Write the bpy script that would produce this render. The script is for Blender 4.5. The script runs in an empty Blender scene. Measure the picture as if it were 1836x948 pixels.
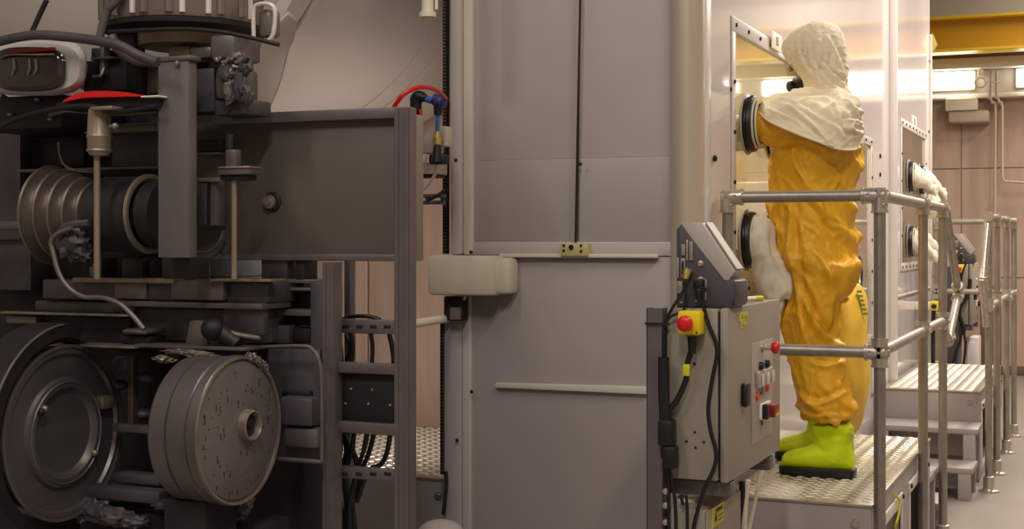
import bpy, bmesh, math, random
from mathutils import Vector, Matrix, noise
random.seed(7)
C = bpy.context.scene.collection
F = 2500.0; HOR = 430.0; H = 1.5; YAW = math.radians(23.0)
SN, CS = math.sin(YAW), math.cos(YAW)
# ---------------------------------------------------------------- camera
cam_d = bpy.data.cameras.new('camera'); cam = bpy.data.objects.new('camera', cam_d); C.objects.link(cam)
cam.location = (0, 0, H); cam.rotation_euler = (math.pi/2, 0, YAW)
cam_d.sensor_width = 36.0; cam_d.sensor_fit = 'HORIZONTAL'; cam_d.lens = 36.0*F/1836.0
cam_d.shift_y = -(474.0-HOR)/1836.0
cam_d.clip_start = 0.05; cam_d.clip_end = 100
bpy.context.scene.camera = cam
# ---------------------------------------------------------------- world, exposure
sc = bpy.context.scene
w = bpy.data.worlds.new('world'); sc.world = w; w.use_nodes = True
w.node_tree.nodes['Background'].inputs[0].default_value = (0.9, 0.85, 0.8, 1)
w.node_tree.nodes['Background'].inputs[1].default_value = 0.02
sc.view_settings.view_transform = 'Standard'; sc.view_settings.look = 'None'
sc.view_settings.gamma = 1.0; sc.view_settings.use_curve_mapping = False
sc.view_settings.exposure = 0.0
def area_light(name, loc, sx, sy, power, col=(1, .90, .78), rot=(0, 0, 0)):
    d = bpy.data.lights.new(name, 'AREA'); d.shape = 'RECTANGLE'; d.size = sx; d.size_y = sy
    d.energy = power; d.color = col
    o = bpy.data.objects.new(name, d); C.objects.link(o); o.location = loc; o.rotation_euler = rot
    return o
LAMPS = [(0.9, 3.0, 58, 4.62), (-.1, 6.9, 72, 3.95), (-.1, 9.6, 74, 3.95), (-.1, 12.2, 92, 3.95), (0.7, 14.2, 110, 4.62), (-0.3, 0.2, 96, 4.62), (-2.2, 2.0, 20, 4.62), (-3.2, 0.0, 46, 4.62)]
for lx, ly, lp, lz in LAMPS:
    area_light('ceiling_tube_light', (lx, ly, lz), 0.25, 1.5, lp, (1, .96, .91) if ly < 2.5 else (1, .90, .79))
# ---------------------------------------------------------------- projection helper: a pixel of the photo on a real plane
def W(px, py, Y=None, X=None, Z=None):
    u = (px-918.0)/F; v = (HOR-py)/F
    dx = CS*u - SN; dy = SN*u + CS; dz = v
    if Y is not None: t = Y/dy
    elif X is not None: t = X/dx
    else: t = (Z-H)/dz
    return Vector((dx*t, dy*t, H+dz*t))
# ---------------------------------------------------------------- materials
def lin(c):
    return tuple(((v/255.0)/12.92 if v/255.0 <= .04045 else ((v/255.0+.055)/1.055)**2.4) for v in c)
MATS = {}
def mat(name, col, rough=.5, metal=0.0, var=.12, scale=6.0, bump=0.0, bscale=40.0, stretch=(1, 1, 1), coat=0.0, spec=.5, emit=0.0, crease=0.0, cscale=8.0):
    m = bpy.data.materials.new(name); m.use_nodes = True; MATS[name] = m
    nt = m.node_tree; b = nt.nodes['Principled BSDF']; c = lin(col)
    b.inputs['Roughness'].default_value = rough; b.inputs['Metallic'].default_value = metal
    b.inputs['Specular IOR Level'].default_value = spec
    b.inputs['Coat Weight'].default_value = coat
    tc = nt.nodes.new('ShaderNodeTexCoord'); mp = nt.nodes.new('ShaderNodeMapping'); mp.inputs['Scale'].default_value = stretch
    nt.links.new(tc.outputs['Object'], mp.inputs['Vector'])
    if var > 0:
        n = nt.nodes.new('ShaderNodeTexNoise'); n.inputs['Scale'].default_value = scale; n.inputs['Detail'].default_value = 5
        r = nt.nodes.new('ShaderNodeValToRGB')
        r.color_ramp.elements[0].position = .3; r.color_ramp.elements[1].position = .7
        r.color_ramp.elements[0].color = tuple(v*(1-var) for v in c)+(1,)
        r.color_ramp.elements[1].color = tuple(min(1, v*(1+var)) for v in c)+(1,)
        nt.links.new(mp.outputs[0], n.inputs['Vector']); nt.links.new(n.outputs['Fac'], r.inputs[0])
        nt.links.new(r.outputs[0], b.inputs['Base Color'])
    else:
        b.inputs['Base Color'].default_value = c+(1,)
    if bump > 0:
        n2 = nt.nodes.new('ShaderNodeTexNoise'); n2.inputs['Scale'].default_value = bscale; n2.inputs['Detail'].default_value = 6
        bp = nt.nodes.new('ShaderNodeBump'); bp.inputs['Strength'].default_value = bump; bp.inputs['Distance'].default_value = .01
        nt.links.new(mp.outputs[0], n2.inputs['Vector']); nt.links.new(n2.outputs['Fac'], bp.inputs['Height'])
        nt.links.new(bp.outputs[0], b.inputs['Normal'])
    if crease > 0:                                     # fine cloth creases as relief
        n3 = nt.nodes.new('ShaderNodeTexNoise'); n3.noise_type = 'RIDGED_MULTIFRACTAL'; n3.inputs['Scale'].default_value = cscale; n3.inputs['Detail'].default_value = 4; n3.inputs['Distortion'].default_value = .8
        b3 = nt.nodes.new('ShaderNodeBump'); b3.inputs['Strength'].default_value = crease; b3.inputs['Distance'].default_value = .012
        nt.links.new(mp.outputs[0], n3.inputs['Vector']); nt.links.new(n3.outputs['Fac'], b3.inputs['Height'])
        if bump > 0: nt.links.new(bp.outputs[0], b3.inputs['Normal'])
        nt.links.new(b3.outputs[0], b.inputs['Normal'])
    if emit > 0:
        b.inputs['Emission Color'].default_value = c+(1,); b.inputs['Emission Strength'].default_value = emit
    return m
mat('floor_paint', (146, 139, 133), .35, var=.05, scale=3, bump=.05)
mat('plaster', (196, 184, 172), .8, var=.05, scale=2, bump=.1)
mat('ceiling_white', (205, 198, 188), .9, var=.04)
mat('plywood', (188, 160, 144), .6, var=.16, scale=2.2, bump=.08, stretch=(3, 3, .5))
mat('plywood_dark', (110, 84, 62), .65, var=.2, scale=2.5, stretch=(3, 3, .5))
mat('cabinet_white', (214, 206, 202), .30, var=.03, scale=2, bump=.02, bscale=8, spec=.6)
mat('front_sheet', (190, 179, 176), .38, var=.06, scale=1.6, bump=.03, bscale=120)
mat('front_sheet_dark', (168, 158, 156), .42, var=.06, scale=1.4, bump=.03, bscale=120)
mat('edge_white', (212, 203, 190), .35, var=.04)
mat('corner_steel', (196, 182, 164), .32, metal=.25, var=.05, stretch=(1, 1, .1), scale=8)
mat('inside_beige', (196, 184, 158), .6, var=.05)
mat('nylon', (204, 194, 176), .45, var=.04, scale=5)
mat('nylon_yellow', (190, 178, 120), .5, var=.08)
mat('black_rubber', (24, 20, 20), .38, var=.2, scale=12, bump=.1)
mat('black_plastic', (22, 20, 21), .4, var=.1)
mat('cable_black', (18, 16, 17), .45, var=.1)
mat('glove_white', (226, 218, 198), .5, var=.05, bump=.15, bscale=30)
mat('hood_cloth', (232, 220, 192), .8, var=.05, scale=10, bump=.1, bscale=60, crease=.4, cscale=6, stretch=(1, 1, .7))
mat('suit_yellow', (234, 176, 30), .5, var=.06, scale=5, bump=.1, bscale=45, stretch=(1, 1, .6), crease=.5, cscale=5)
mat('bag_yellow', (232, 188, 60), .5, var=.08, scale=5, bump=.1, bscale=30, crease=.4, cscale=5)
mat('boot_lime', (216, 240, 0), .5, var=.06, scale=6, bump=.12, bscale=40)
mat('ink_green', (120, 150, 60), .7, var=0)
mat('mask_black', (22, 18, 18), .4, var=.1)
mat('skin', (196, 150, 122), .55, var=.05)
mat('eye_white', (230, 226, 220), .3, var=0)
mat('eye_dark', (40, 26, 20), .3, var=0)
mat('galv', (160, 152, 142), .38, metal=.75, var=.16, scale=18, bump=.08, bscale=30, stretch=(1, 1, .5))
mat('galv_bright', (196, 188, 176), .3, metal=.8, var=.15, scale=30)
mat('bolt_dark', (52, 44, 36), .45, metal=.6, var=.2)
mat('tread_plate', (168, 158, 140), .34, metal=.6, var=.12, scale=9, bump=.05)
mat('tread_bump_lit', (244, 238, 220), .28, metal=.5, var=.08, scale=14)  # lighter than the deck: the bumps' highlights are put into the colour
mat('platform_paint', (160, 152, 149), .45, var=.05, scale=3)
mat('recess_shade', (60, 52, 48), .7, var=.1)
mat('enclosure', (148, 139, 126), .45, var=.03, scale=3, bump=.04, bscale=200)
mat('console_dark', (66, 60, 64), .5, var=.06, bump=.03)
mat('console_light', (170, 158, 150), .45, var=.04)
mat('connector', (168, 158, 146), .3, metal=.6, var=.15, scale=30)
mat('brass', (214, 186, 110), .3, metal=.8, var=.1)
mat('estop_yellow', (232, 206, 0), .45, var=.05)
mat('red_plastic', (214, 22, 26), .35, var=.04)
mat('red_dark', (140, 16, 20), .35, var=.06)
mat('red_hose', (212, 24, 30), .35, var=.05)
mat('orange_red', (226, 70, 30), .4, var=.05)
mat('sticker_yellow', (206, 196, 20), .5, var=.05)
mat('sticker_ink', (70, 64, 0), .6, var=0)
mat('label_white', (236, 226, 206), .5, var=.02)
mat('label_ink', (60, 52, 44), .6, var=0)
mat('blue_pipe', (62, 104, 190), .35, var=.08)
mat('purple_blue', (58, 56, 120), .4, var=.08)
mat('girder_yellow', (192, 140, 0), .5, var=.06, scale=2)
mat('girder_yellow_edge', (236, 196, 50), .4, var=.05)
mat('white_paint', (226, 218, 198), .45, var=.04)
mat('conduit', (190, 176, 156), .45, var=.04)
mat('machine_grey', (80, 74, 76), .5, metal=.35, var=.22, scale=7, bump=.25, bscale=14)
mat('machine_light', (110, 101, 98), .42, metal=.5, var=.22, scale=9, bump=.25, bscale=16)
mat('machine_dark', (42, 37, 38), .55, metal=.3, var=.25, scale=6, bump=.25, bscale=12)
mat('machine_black', (20, 17, 17), .6, var=.2)
mat('drum_steel', (112, 104, 104), .36, metal=.6, var=.14, scale=5, bump=.15, bscale=10)
mat('drum_face', (118, 109, 108), .5, metal=.4, var=.12, scale=8, bump=.3, bscale=24)
mat('lit_worn_edge', (142, 130, 116), .4, metal=.5, var=.25, scale=20)  # worn steel, with soft edge light put into its pale colour
mat('column_grey', (98, 90, 88), .55, metal=.0, var=.05)
mat('panel_taupe', (92, 83, 77), .5, var=.05, scale=5, bump=.04, bscale=100)
mat('strut_grey', (108, 98, 98), .42, metal=.4, var=.12, scale=10)
mat('plate_beige', (120, 111, 96), .5, var=.05)
mat('vessel_steel', (218, 208, 200), .30, metal=.22, var=.12, scale=1.5, bump=.5, bscale=1.6, stretch=(1, .12, 1))
mat('vessel_dark', (124, 113, 106), .30, metal=.5, var=.18, scale=4, bump=.15, bscale=6)
mat('bellows_brown', (88, 74, 64), .42, metal=.3, var=.18, scale=8, bump=.15)
mat('housing_white', (180, 174, 170), .3, var=.04)
mat('dark_glass', (40, 30, 26), .16, var=.3, scale=6, coat=.5)
mat('pitting', (34, 29, 28), .7, var=0)
mat('cream_rod', (140, 128, 112), .4, metal=.4, var=.1)
mat('cream_cup', (142, 126, 108), .4, metal=.3, var=.12)
mat('lamp_glow', (255, 250, 238), .4, var=0, emit=9.0)
mat('fixture_glow', (255, 246, 228), .4, var=0, emit=3.0)
# clear window: glass-like mix of transparency and reflection
def glass(name, tint=(1, 1, 1), rough=.03, base=.08):
    m = bpy.data.materials.new(name); m.use_nodes = True; MATS[name] = m; nt = m.node_tree
    for n in list(nt.nodes): nt.nodes.remove(n)
    o = nt.nodes.new('ShaderNodeOutputMaterial'); mx = nt.nodes.new('ShaderNodeMixShader')
    t = nt.nodes.new('ShaderNodeBsdfTransparent'); g = nt.nodes.new('ShaderNodeBsdfGlossy')
    fr = nt.nodes.new('ShaderNodeFresnel'); fr.inputs['IOR'].default_value = 1.45
    t.inputs['Color'].default_value = tint+(1,); g.inputs['Roughness'].default_value = rough
    ge = nt.nodes.new('ShaderNodeNewGeometry'); iv = nt.nodes.new('ShaderNodeMath'); iv.operation = 'SUBTRACT'; iv.inputs[0].default_value = 1.0
    mu = nt.nodes.new('ShaderNodeMath'); mu.operation = 'MULTIPLY'
    nt.links.new(ge.outputs['Backfacing'], iv.inputs[1]); nt.links.new(iv.outputs[0], mu.inputs[0]); nt.links.new(fr.outputs[0], mu.inputs[1])
    nt.links.new(mu.outputs[0], mx.inputs[0]); nt.links.new(t.outputs[0], mx.inputs[1]); nt.links.new(g.outputs[0], mx.inputs[2])
    nt.links.new(mx.outputs[0], o.inputs[0])
glass('window_clear', (.93, .91, .84)); glass('visor', (.8, .8, .78), .08)
# glossy white liner sheet of the cabinet side (reflects the room at a grazing angle)
mat('gloss_sheet', (216, 208, 208), .10, var=.03, scale=2, bump=.012, bscale=3, spec=.5)
# ---------------------------------------------------------------- mesh builder
class MB:
    def __init__(s): s.bm = bmesh.new()
    def _add(s, t):
        me = bpy.data.meshes.new('t'); t.to_mesh(me); t.free(); s.bm.from_mesh(me); bpy.data.meshes.remove(me); return s
    def box(s, x0, x1, y0, y1, z0, z1, bev=0.0, seg=2):
        t = bmesh.new(); bmesh.ops.create_cube(t, size=1)
        for v in t.verts:
            v.co = ((x0+x1)/2+v.co.x*(x1-x0), (y0+y1)/2+v.co.y*(y1-y0), (z0+z1)/2+v.co.z*(z1-z0))
        if bev > 0: bmesh.ops.bevel(t, geom=t.edges[:], offset=bev, segments=seg, affect='EDGES', profile=.5)
        return s._add(t)
    def pbox(s, px0, py0, px1, py1, Y, depth, bev=0.0):       # rectangle read on the plane Y, extruded away by depth
        a = W(px0, (py0+py1)/2, Y=Y); b = W(px1, (py0+py1)/2, Y=Y); m = (px0+px1)/2
        z1 = W(m, py0, Y=Y).z; z0 = W(m, py1, Y=Y).z
        return s.box(a.x, b.x, Y, Y+depth, z0, z1, bev)
    def prism(s, pts, off, bev=0.0):                           # polygon of 3-D points extruded by vector off
        t = bmesh.new(); n = len(pts); off = Vector(off)
        a = [t.verts.new(Vector(p)) for p in pts]; b = [t.verts.new(Vector(p)+off) for p in pts]
        t.faces.new(a); t.faces.new(b[::-1])
        for i in range(n): t.faces.new((a[i], b[i], b[(i+1) % n], a[(i+1) % n]))
        bmesh.ops.recalc_face_normals(t, faces=t.faces[:])
        if bev > 0: bmesh.ops.bevel(t, geom=t.edges[:], offset=bev, segments=2, affect='EDGES', profile=.5)
        return s._add(t)
    def rings(s, rings, cap0=True, cap1=True, closed=True):
        R = [[s.bm.verts.new(p) for p in r] for r in rings]; n = len(R[0])
        for i in range(len(R)-1):
            for j in range(n if closed else n-1):
                k = (j+1) % n
                s.bm.faces.new((R[i][j], R[i][k], R[i+1][k], R[i+1][j]))
        if closed and cap0 and n > 2: s.bm.faces.new(R[0][::-1])
        if closed and cap1 and n > 2: s.bm.faces.new(R[-1])
        return s
    def tube(s, pts, r, n=10, smooth=0):
        P = [Vector(p) for p in pts]
        if smooth: P = crspline(P, smooth)
        rr = r if isinstance(r, (list, tuple)) else None
        if rr is not None and len(rr) != len(P):
            q = []
            for i in range(len(P)):
                f = i/(len(P)-1)*(len(rr)-1); k = min(int(f), len(rr)-2); q.append(rr[k]+(rr[k+1]-rr[k])*(f-k))
            rr = q
        T = []
        for i in range(len(P)):
            a = P[max(i-1, 0)]; b = P[min(i+1, len(P)-1)]; d = (b-a); T.append(d.normalized() if d.length > 1e-9 else Vector((0, 0, 1)))
        up = Vector((0, 0, 1)) if abs(T[0].z) < .9 else Vector((1, 0, 0))
        u = (up - T[0]*up.dot(T[0])).normalized(); R = []
        for i, p in enumerate(P):
            u = (u - T[i]*u.dot(T[i])).normalized(); v = T[i].cross(u); q = rr[i] if rr else r
            R.append([p+(u*math.cos(2*math.pi*k/n)+v*math.sin(2*math.pi*k/n))*q for k in range(n)])
        return s.rings(R)
    def cyl(s, a, b, r, r2=None, n=20):
        return s.tube([a, b], [r, r if r2 is None else r2], n)
    def lathe(s, c, ax, prof, n=40, cap=True):                 # prof: (distance along axis, radius)
        ax = Vector(ax).normalized(); c = Vector(c)
        up = Vector((0, 0, 1)) if abs(ax.z) < .9 else Vector((1, 0, 0))
        u = (up-ax*up.dot(ax)).normalized(); v = ax.cross(u)
        R = [[c+ax*h+(u*math.cos(2*math.pi*k/n)+v*math.sin(2*math.pi*k/n))*max(r, .0005) for k in range(n)] for h, r in prof]
        return s.rings(R, cap, cap)
    def ball(s, c, rx, ry=None, rz=None, n=16):
        t = bmesh.new(); bmesh.ops.create_uvsphere(t, u_segments=n, v_segments=n//2+2, radius=1)
        ry = rx if ry is None else ry; rz = rx if rz is None else rz
        for v in t.verts: v.co = Vector(c)+Vector((v.co.x*rx, v.co.y*ry, v.co.z*rz))
        return s._add(t)
    def mesh(s, m, ang=35):
        bmesh.ops.recalc_face_normals(s.bm, faces=s.bm.faces[:])
        me = bpy.data.meshes.new('mesh'); s.bm.to_mesh(me); s.bm.free()
        me.polygons.foreach_set('use_smooth', [True]*len(me.polygons))
        me.set_sharp_from_angle(angle=math.radians(ang))
        me.materials.append(MATS[m]); me.update(); return me
    def build(s, name, m, parent=None, ang=35, label=None, kind=None):
        return link(name, s.mesh(m, ang), parent, label, kind)
def link(name, me, parent=None, label=None, kind=None):
    o = bpy.data.objects.new(name, me); C.objects.link(o)
    if parent is not None:
        o.parent = parent
        if parent.parent is None and parent.type == 'EMPTY': o.location = -parent.location
    if label: o['label'] = label
    if kind: o['kind'] = kind
    return o
def crspline(P, k=6, closed=False):
    P = [Vector(p) for p in P]; n = len(P); out = []
    rng = n if closed else n-1
    for i in range(rng):
        if closed: p0, p1, p2, p3 = P[i-1], P[i], P[(i+1) % n], P[(i+2) % n]
        else: p0, p1, p2, p3 = P[max(i-1, 0)], P[i], P[i+1], P[min(i+2, n-1)]
        for j in range(k):
            t = j/k
            out.append(.5*((2*p1)+(p2-p0)*t+(2*p0-5*p1+4*p2-p3)*t*t+(3*p1-p0-3*p2+p3)*t*t*t))
    if not closed: out.append(P[-1])
    return out
def thing(name, label, cat, loc=(0, 0, 0), group=None):
    o = bpy.data.objects.new(name, None); C.objects.link(o); o.location = loc; o.empty_display_size = .1
    o['label'] = label; o['category'] = cat
    if group: o['group'] = group
    return o
def tag(o, label, cat, group=None):
    o['label'] = label; o['category'] = cat
    if group: o['group'] = group
    return o
def struct(name, mb, m, parent=None, ang=35):
    o = mb.build(name, m, parent, ang); o['kind'] = 'structure'; return o
def dup(root, off, label=None, group=None):
    r = root.copy(); C.objects.link(r); r.location = Vector(root.location)+Vector(off)
    if label: r['label'] = label
    if group: r['group'] = group
    for ch in list(root.children):
        c = ch.copy(); C.objects.link(c); c.parent = r
        for g in ch.children:
            d = g.copy(); C.objects.link(d); d.parent = c
    return r
def text_mesh(txt, size, m, origin, xdir, ydir, extr=.0006, parent=None, name='lettering'):
    cu = bpy.data.curves.new('txt', 'FONT'); cu.body = txt; cu.size = size; cu.extrude = extr; cu.align_x = 'CENTER'; cu.align_y = 'CENTER'
    to = bpy.data.objects.new('txt', cu); C.objects.link(to)
    dg = bpy.context.evaluated_depsgraph_get(); me = bpy.data.meshes.new_from_object(to.evaluated_get(dg))
    bpy.data.objects.remove(to); bpy.data.curves.remove(cu)
    x = Vector(xdir).normalized(); y = Vector(ydir).normalized(); z = x.cross(y)
    M = Matrix(((x.x, y.x, z.x, origin[0]), (x.y, y.y, z.y, origin[1]), (x.z, y.z, z.z, origin[2]), (0, 0, 0, 1)))
    me.transform(M); me.materials.clear(); me.materials.append(MATS[m])
    return link(name, me, parent)
def flat(pts, m, name, parent, thick=.001, n=(1, 0, 0)):
    return MB().prism(pts, Vector(n)*thick).build(name, m, parent)

def crumple(par, name, c, rx, ry, rz, m, seed=0, amp=.45, sc=2.2, sub_=3):
    t = bmesh.new(); bmesh.ops.create_icosphere(t, subdivisions=sub_, radius=1)
    for v in t.verts:
        d = v.co.normalized(); f = 1+amp*(abs(noise.noise(d*sc+Vector((seed*7.3, seed, 0))))*2-.5)+amp*.4*noise.noise(d*sc*2.7+Vector((seed, 3, 0)))
        v.co = Vector(c)+Vector((d.x*f*rx, d.y*f*ry, d.z*f*rz))
    b = MB(); b._add(t); return b.build(name, m, par, 25)

def crease_field(lines, Y):
    out = []
    for amp, wd, pts in lines:
        P = crspline([W(x, y, Y=Y) for x, y in pts], 5); out.append((amp, wd, [(p.x, p.z) for p in P]))
    return out
def crease_at(field, p):
    s = 0.0
    for amp, wd, P in field:
        best = 1e9; sd = 0
        for i in range(len(P)-1):
            ax, az = P[i]; bx, bz = P[i+1]; dx, dz = bx-ax, bz-az; L2 = dx*dx+dz*dz+1e-12
            t = max(0, min(1, ((p.x-ax)*dx+(p.z-az)*dz)/L2)); ex, ez = p.x-ax-dx*t, p.z-az-dz*t; d = ex*ex+ez*ez
            if d < best:
                best = d; sd = (1 if dx*ez-dz*ex > 0 else -1); tt = (i+t)/(len(P)-1)
        d = math.sqrt(best)
        if d < wd*5:
            d *= sd; e = min(1, 5*tt+.15, 5*(1-tt)+.15)
            s += amp*e*(math.exp(-(d/wd)**2)-.8*math.exp(-((d-1.9*wd)/(wd*1.2))**2))
    return s
# ================================================================ SETTING
XF = -1.33                                   # plane of the long cabinet side with the glove ports
struct('floor', MB().box(-6.2, 4.2, -3, 16.6, -.1, 0), 'floor_paint')
struct('ceiling', MB().box(-6.2, 4.2, -3, 16.6, 4.9, 5.0), 'ceiling_white')
struct('wall_right', MB().box(4.0, 4.2, -3, 16.6, 0, 4.9), 'plaster')
struct('wall_left', MB().box(-6.2, -6.0, -3, 16.6, 0, 4.9), 'plaster')
struct('wall_behind', MB().box(-6.0, 4.0, -3.0, -2.9, 0, 4.9), 'plaster')
wf = struct('wall_far', MB().box(-6.0, 4.0, 16.45, 16.6, 0, 4.9), 'plaster')
# plywood sheets on the far wall, one mesh each
def sheets(par, xs, zs, Y, m, gap=.006, th=.02):
    for i in range(len(xs)-1):
        for k in range(len(zs)-1):
            a, b = xs[i]+gap, xs[i+1]-gap; c, d = zs[k]+gap, zs[k+1]-gap
            me = MB().box(-(b-a)/2, (b-a)/2, -th, 0, -(d-c)/2, (d-c)/2, .003, 1).mesh(m)
            o = link('panel', me, par); o.location = ((a+b)/2, Y - random.uniform(0, .003), (c+d)/2)
sheets(wf, [-2.7, -1.48, -.26, .96, 2.18, 3.4, 4.0], [.02, 1.08, 2.3, 3.08], 16.45, 'plywood')
# ledge, upper wall and beam of the far wall
struct('trim_1', MB().box(-2.7, 4.0, 16.22, 16.45, 3.07, 3.12, .01), 'white_paint')
struct('trim_2', MB().box(-2.7, 4.0, 16.25, 16.45, 3.12, 3.38), 'plaster')
struct('trim_3', MB().box(-2.7, 4.0, 16.05, 16.45, 3.385, 3.5, .006), 'white_paint')
struct('trim_4', MB().box(-2.7, 4.0, 16.3, 16.45, 3.5, 3.92), 'plywood_dark')
struct('trim_5', MB().box(-2.7, 4.0, 15.95, 16.45, 3.92, 4.20, .006), 'ceiling_white')
p = W(1800, 540, Y=16.4)
struct('door_1', MB().box(-.72, .35, 16.36, 16.43, 0.0, .82, .005), 'plywood_dark')
struct('baseboard_far', MB().box(-2.7, 4.0, 16.40, 16.43, 0, .10, .004), 'plywood_dark')
# partition on the left with plywood sheets
wp = struct('wall_partition', MB().box(-6.0, -2.36, 6.36, 6.46, 0, 4.9), 'plaster')
sheets(wp, [-5.9, -5.3, -4.7, -4.1, -3.5, -2.94, -2.4], [.02, 2.2], 6.36, 'plywood')
sheets(wp, [-5.9, -4.7, -3.5, -2.4], [2.2, 3.4], 6.36, 'plywood')
# crane girder
g = thing('crane_girder', 'yellow steel crane girder running across the far wall near the ceiling', 'girder', (0, 15.6, 3.5))
MB().box(-3.0, 4.0, 15.45, 15.75, 3.50, 3.53, .003).build('bottom_flange', 'girder_yellow_edge', g)
MB().box(-3.0, 4.0, 15.59, 15.61, 3.53, 3.85).build('web', 'girder_yellow', g)
MB().box(-3.0, 4.0, 15.45, 15.75, 3.85, 3.88, .003).build('top_flange', 'girder_yellow_edge', g)
for gx in (-2.6, 3.4):
    MB().box(gx-.03, gx+.03, 15.57, 15.63, 3.88, 4.9).build('hanger', 'girder_yellow', g)
# wall lamps: long light strips
for (x0, x1, lab) in ((-2.9, -1.33, 'long glowing light strip left of the white ring on the far wall'),
                      (-.87, 1.0, 'long glowing light strip at the right edge of the far wall'),
                      (1.3, 2.9, 'glowing light strip mirrored in the cabinet window')):
    t = thing('light_strip', lab, 'lamp', ((x0+x1)/2, 16.25, 3.15), 'light strips along the far wall')
    MB().box(x0-.02, x1+.02, 16.2, 16.25, 3.16, 3.375, .01).build('housing', 'white_paint', t)
    MB().box(x0, x1, 16.13, 16.2, 3.175, 3.36, .03, 4).build('diffuser', 'lamp_glow', t)
# ceiling fixtures that carry the room light; the last adds fill for the vessel
PLACE = ['on the ceiling right of the near enclosure', 'hanging above the aisle beside the worker', 'hanging above the aisle beside the far platform', 'hanging above the aisle near the far console', 'on the ceiling near the far wall', 'on the ceiling right above the camera', 'on the ceiling in front of the machine', 'on the ceiling behind the camera at left, added as vessel fill']
for (lx, ly, lp, lz), wh in zip(LAMPS, PLACE):
    t = thing('ceiling_fixture', 'fluorescent fixture '+wh+', outside the picture', 'lamp', (lx, ly, 4.9), 'ceiling fixtures overhead')
    MB().box(lx-.15, lx+.15, ly-.8, ly+.8, lz+.10, lz+.28, .01).build('housing', 'white_paint', t)
    if lz < 4.5:
        for hy in (-.6, .6): MB().cyl((lx, ly+hy, lz+.27), (lx, ly+hy, 4.9), .01, n=8).build('hanger_rod', 'white_paint', t)
    MB().box(lx-.12, lx+.12, ly-.76, ly+.76, lz+.06, lz+.10, .01).build('diffuser', 'fixture_glow', t)
# small box under the ledge, ring, conduits
b = thing('wall_heater', 'boxy beige unit hung under the far ledge beside the lamp', 'heater', (-1.3, 16.3, 2.9))
a0 = W(1695, 180, Y=16.1); a1 = W(1752, 180, Y=16.1)
MB().box(a0.x, a1.x, 16.1, 16.42, 2.93, 3.06, .01).build('case', 'white_paint', b)
MB().box(a0.x+.03, a1.x+.12, 16.14, 16.42, 2.80, 2.93, .02).build('lower_case', 'conduit', b)
r = thing('hose_ring', 'round white ring fixed beside the conduits on the far wall', 'ring', tuple(W(1758, 148, Y=16.1)))
c = W(1758, 148, Y=16.1)
MB().tube([c+Vector((math.cos(t*.2618)*.055, 0, math.sin(t*.2618)*.055)) for t in range(25)], .012, 8).build('ring', 'white_paint', r)
MB().box(c.x-.03, c.x+.03, 16.12, 16.3, c.z+.07, c.z+.15, .01).build('bracket', 'white_paint', r)
MB().tube([c+Vector((.06, 0, 0)), c+Vector((.2, .02, 0))], .008, 8).build('stem', 'white_paint', r)
def cond(pts, lab, Y=16.15):
    P = [W(x, y, Y=Y) for x, y in pts]
    t = thing('conduit', lab, 'pipe', tuple(P[-1]), 'conduits on the far wall')
    MB().tube(P, .014, 8).build('tube', 'conduit', t)
    for f in (1, 2):
        q = P[min(f, len(P)-1)]; MB().box(q.x-.025, q.x+.025, Y-.02, Y+.2, q.z-.012, q.z+.012, .003).build('clip', 'conduit', t)
cond([(1775, 127), (1775, 176), (1781, 184), (1785, 188), (1784, 330), (1784, 470), (1784, 495)], 'left pale conduit pipe running down the far wall to a small box')
cond([(1787, 127), (1787, 175), (1793, 184), (1797, 190), (1797, 318), (1801, 325), (1836, 327), (1900, 329)], 'right pale conduit pipe bending to the right on the far wall')
q = W(1784, 500, Y=16.2)
tag(MB().box(q.x-.05, q.x+.05, 16.2, 16.43, q.z-.08, q.z+.02, .006).build('junction_box', 'conduit'), 'small junction box at the foot of the left conduit', 'junction box')
# ================================================================ GLOVEBOXES
gb = thing('glovebox', 'big white glovebox cabinet with grey front door, nearest the camera', 'cabinet', (-1.83, 4.85, 0))
YB = 4.85; XL = W(805, 400, Y=YB).x; TOP = 3.6; Y1E = 9.62
WX0, WX1, WZ0, WZ1 = 5.36, 7.2, 1.335, 2.31       # upper window (Y range, Z range)
VX0, VX1, VZ0, VZ1 = 7.32, 8.80, .92, 2.08        # second, lower window
# side panel as pieces around the openings
def side(y0, y1, z0, z1, name='side_panel', m='gloss_sheet', x0=XF-.02, x1=XF, par=gb, bev=0):
    return MB().box(x0, x1, y0, y1, z0, z1, bev).build(name, m, par)
side(YB+.12, WX0, 0, TOP)
side(WX0, VX0-.06, WZ1, TOP); side(WX0, VX0-.06, 0, WZ0); side(WX1, VX0, WZ0, WZ1)
side(VX0-.06, Y1E, VZ1 if VZ1 > WZ1 else WZ1, TOP)
side(VX0, VX1, VZ1, WZ1); side(VX0-.06, VX1, 0, VZ0); side(VX1, Y1E, 0, WZ1); side(VX0-.06, VX0, VZ0, WZ0)
# flange strip with bolts right of the lower window
side(8.83, 9.45, .55, 2.05, 'flange', 'cabinet_white', XF, XF+.012)
m_ = MB()
for k in range(13): m_.lathe((XF+.012, 9.12, .62+k*.118), (1, 0, 0), [(0, .014), (.008, .014), (.008, .004)], 10)
m_.build('bolt_row', 'bolt_dark', gb, kind='stuff')
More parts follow.
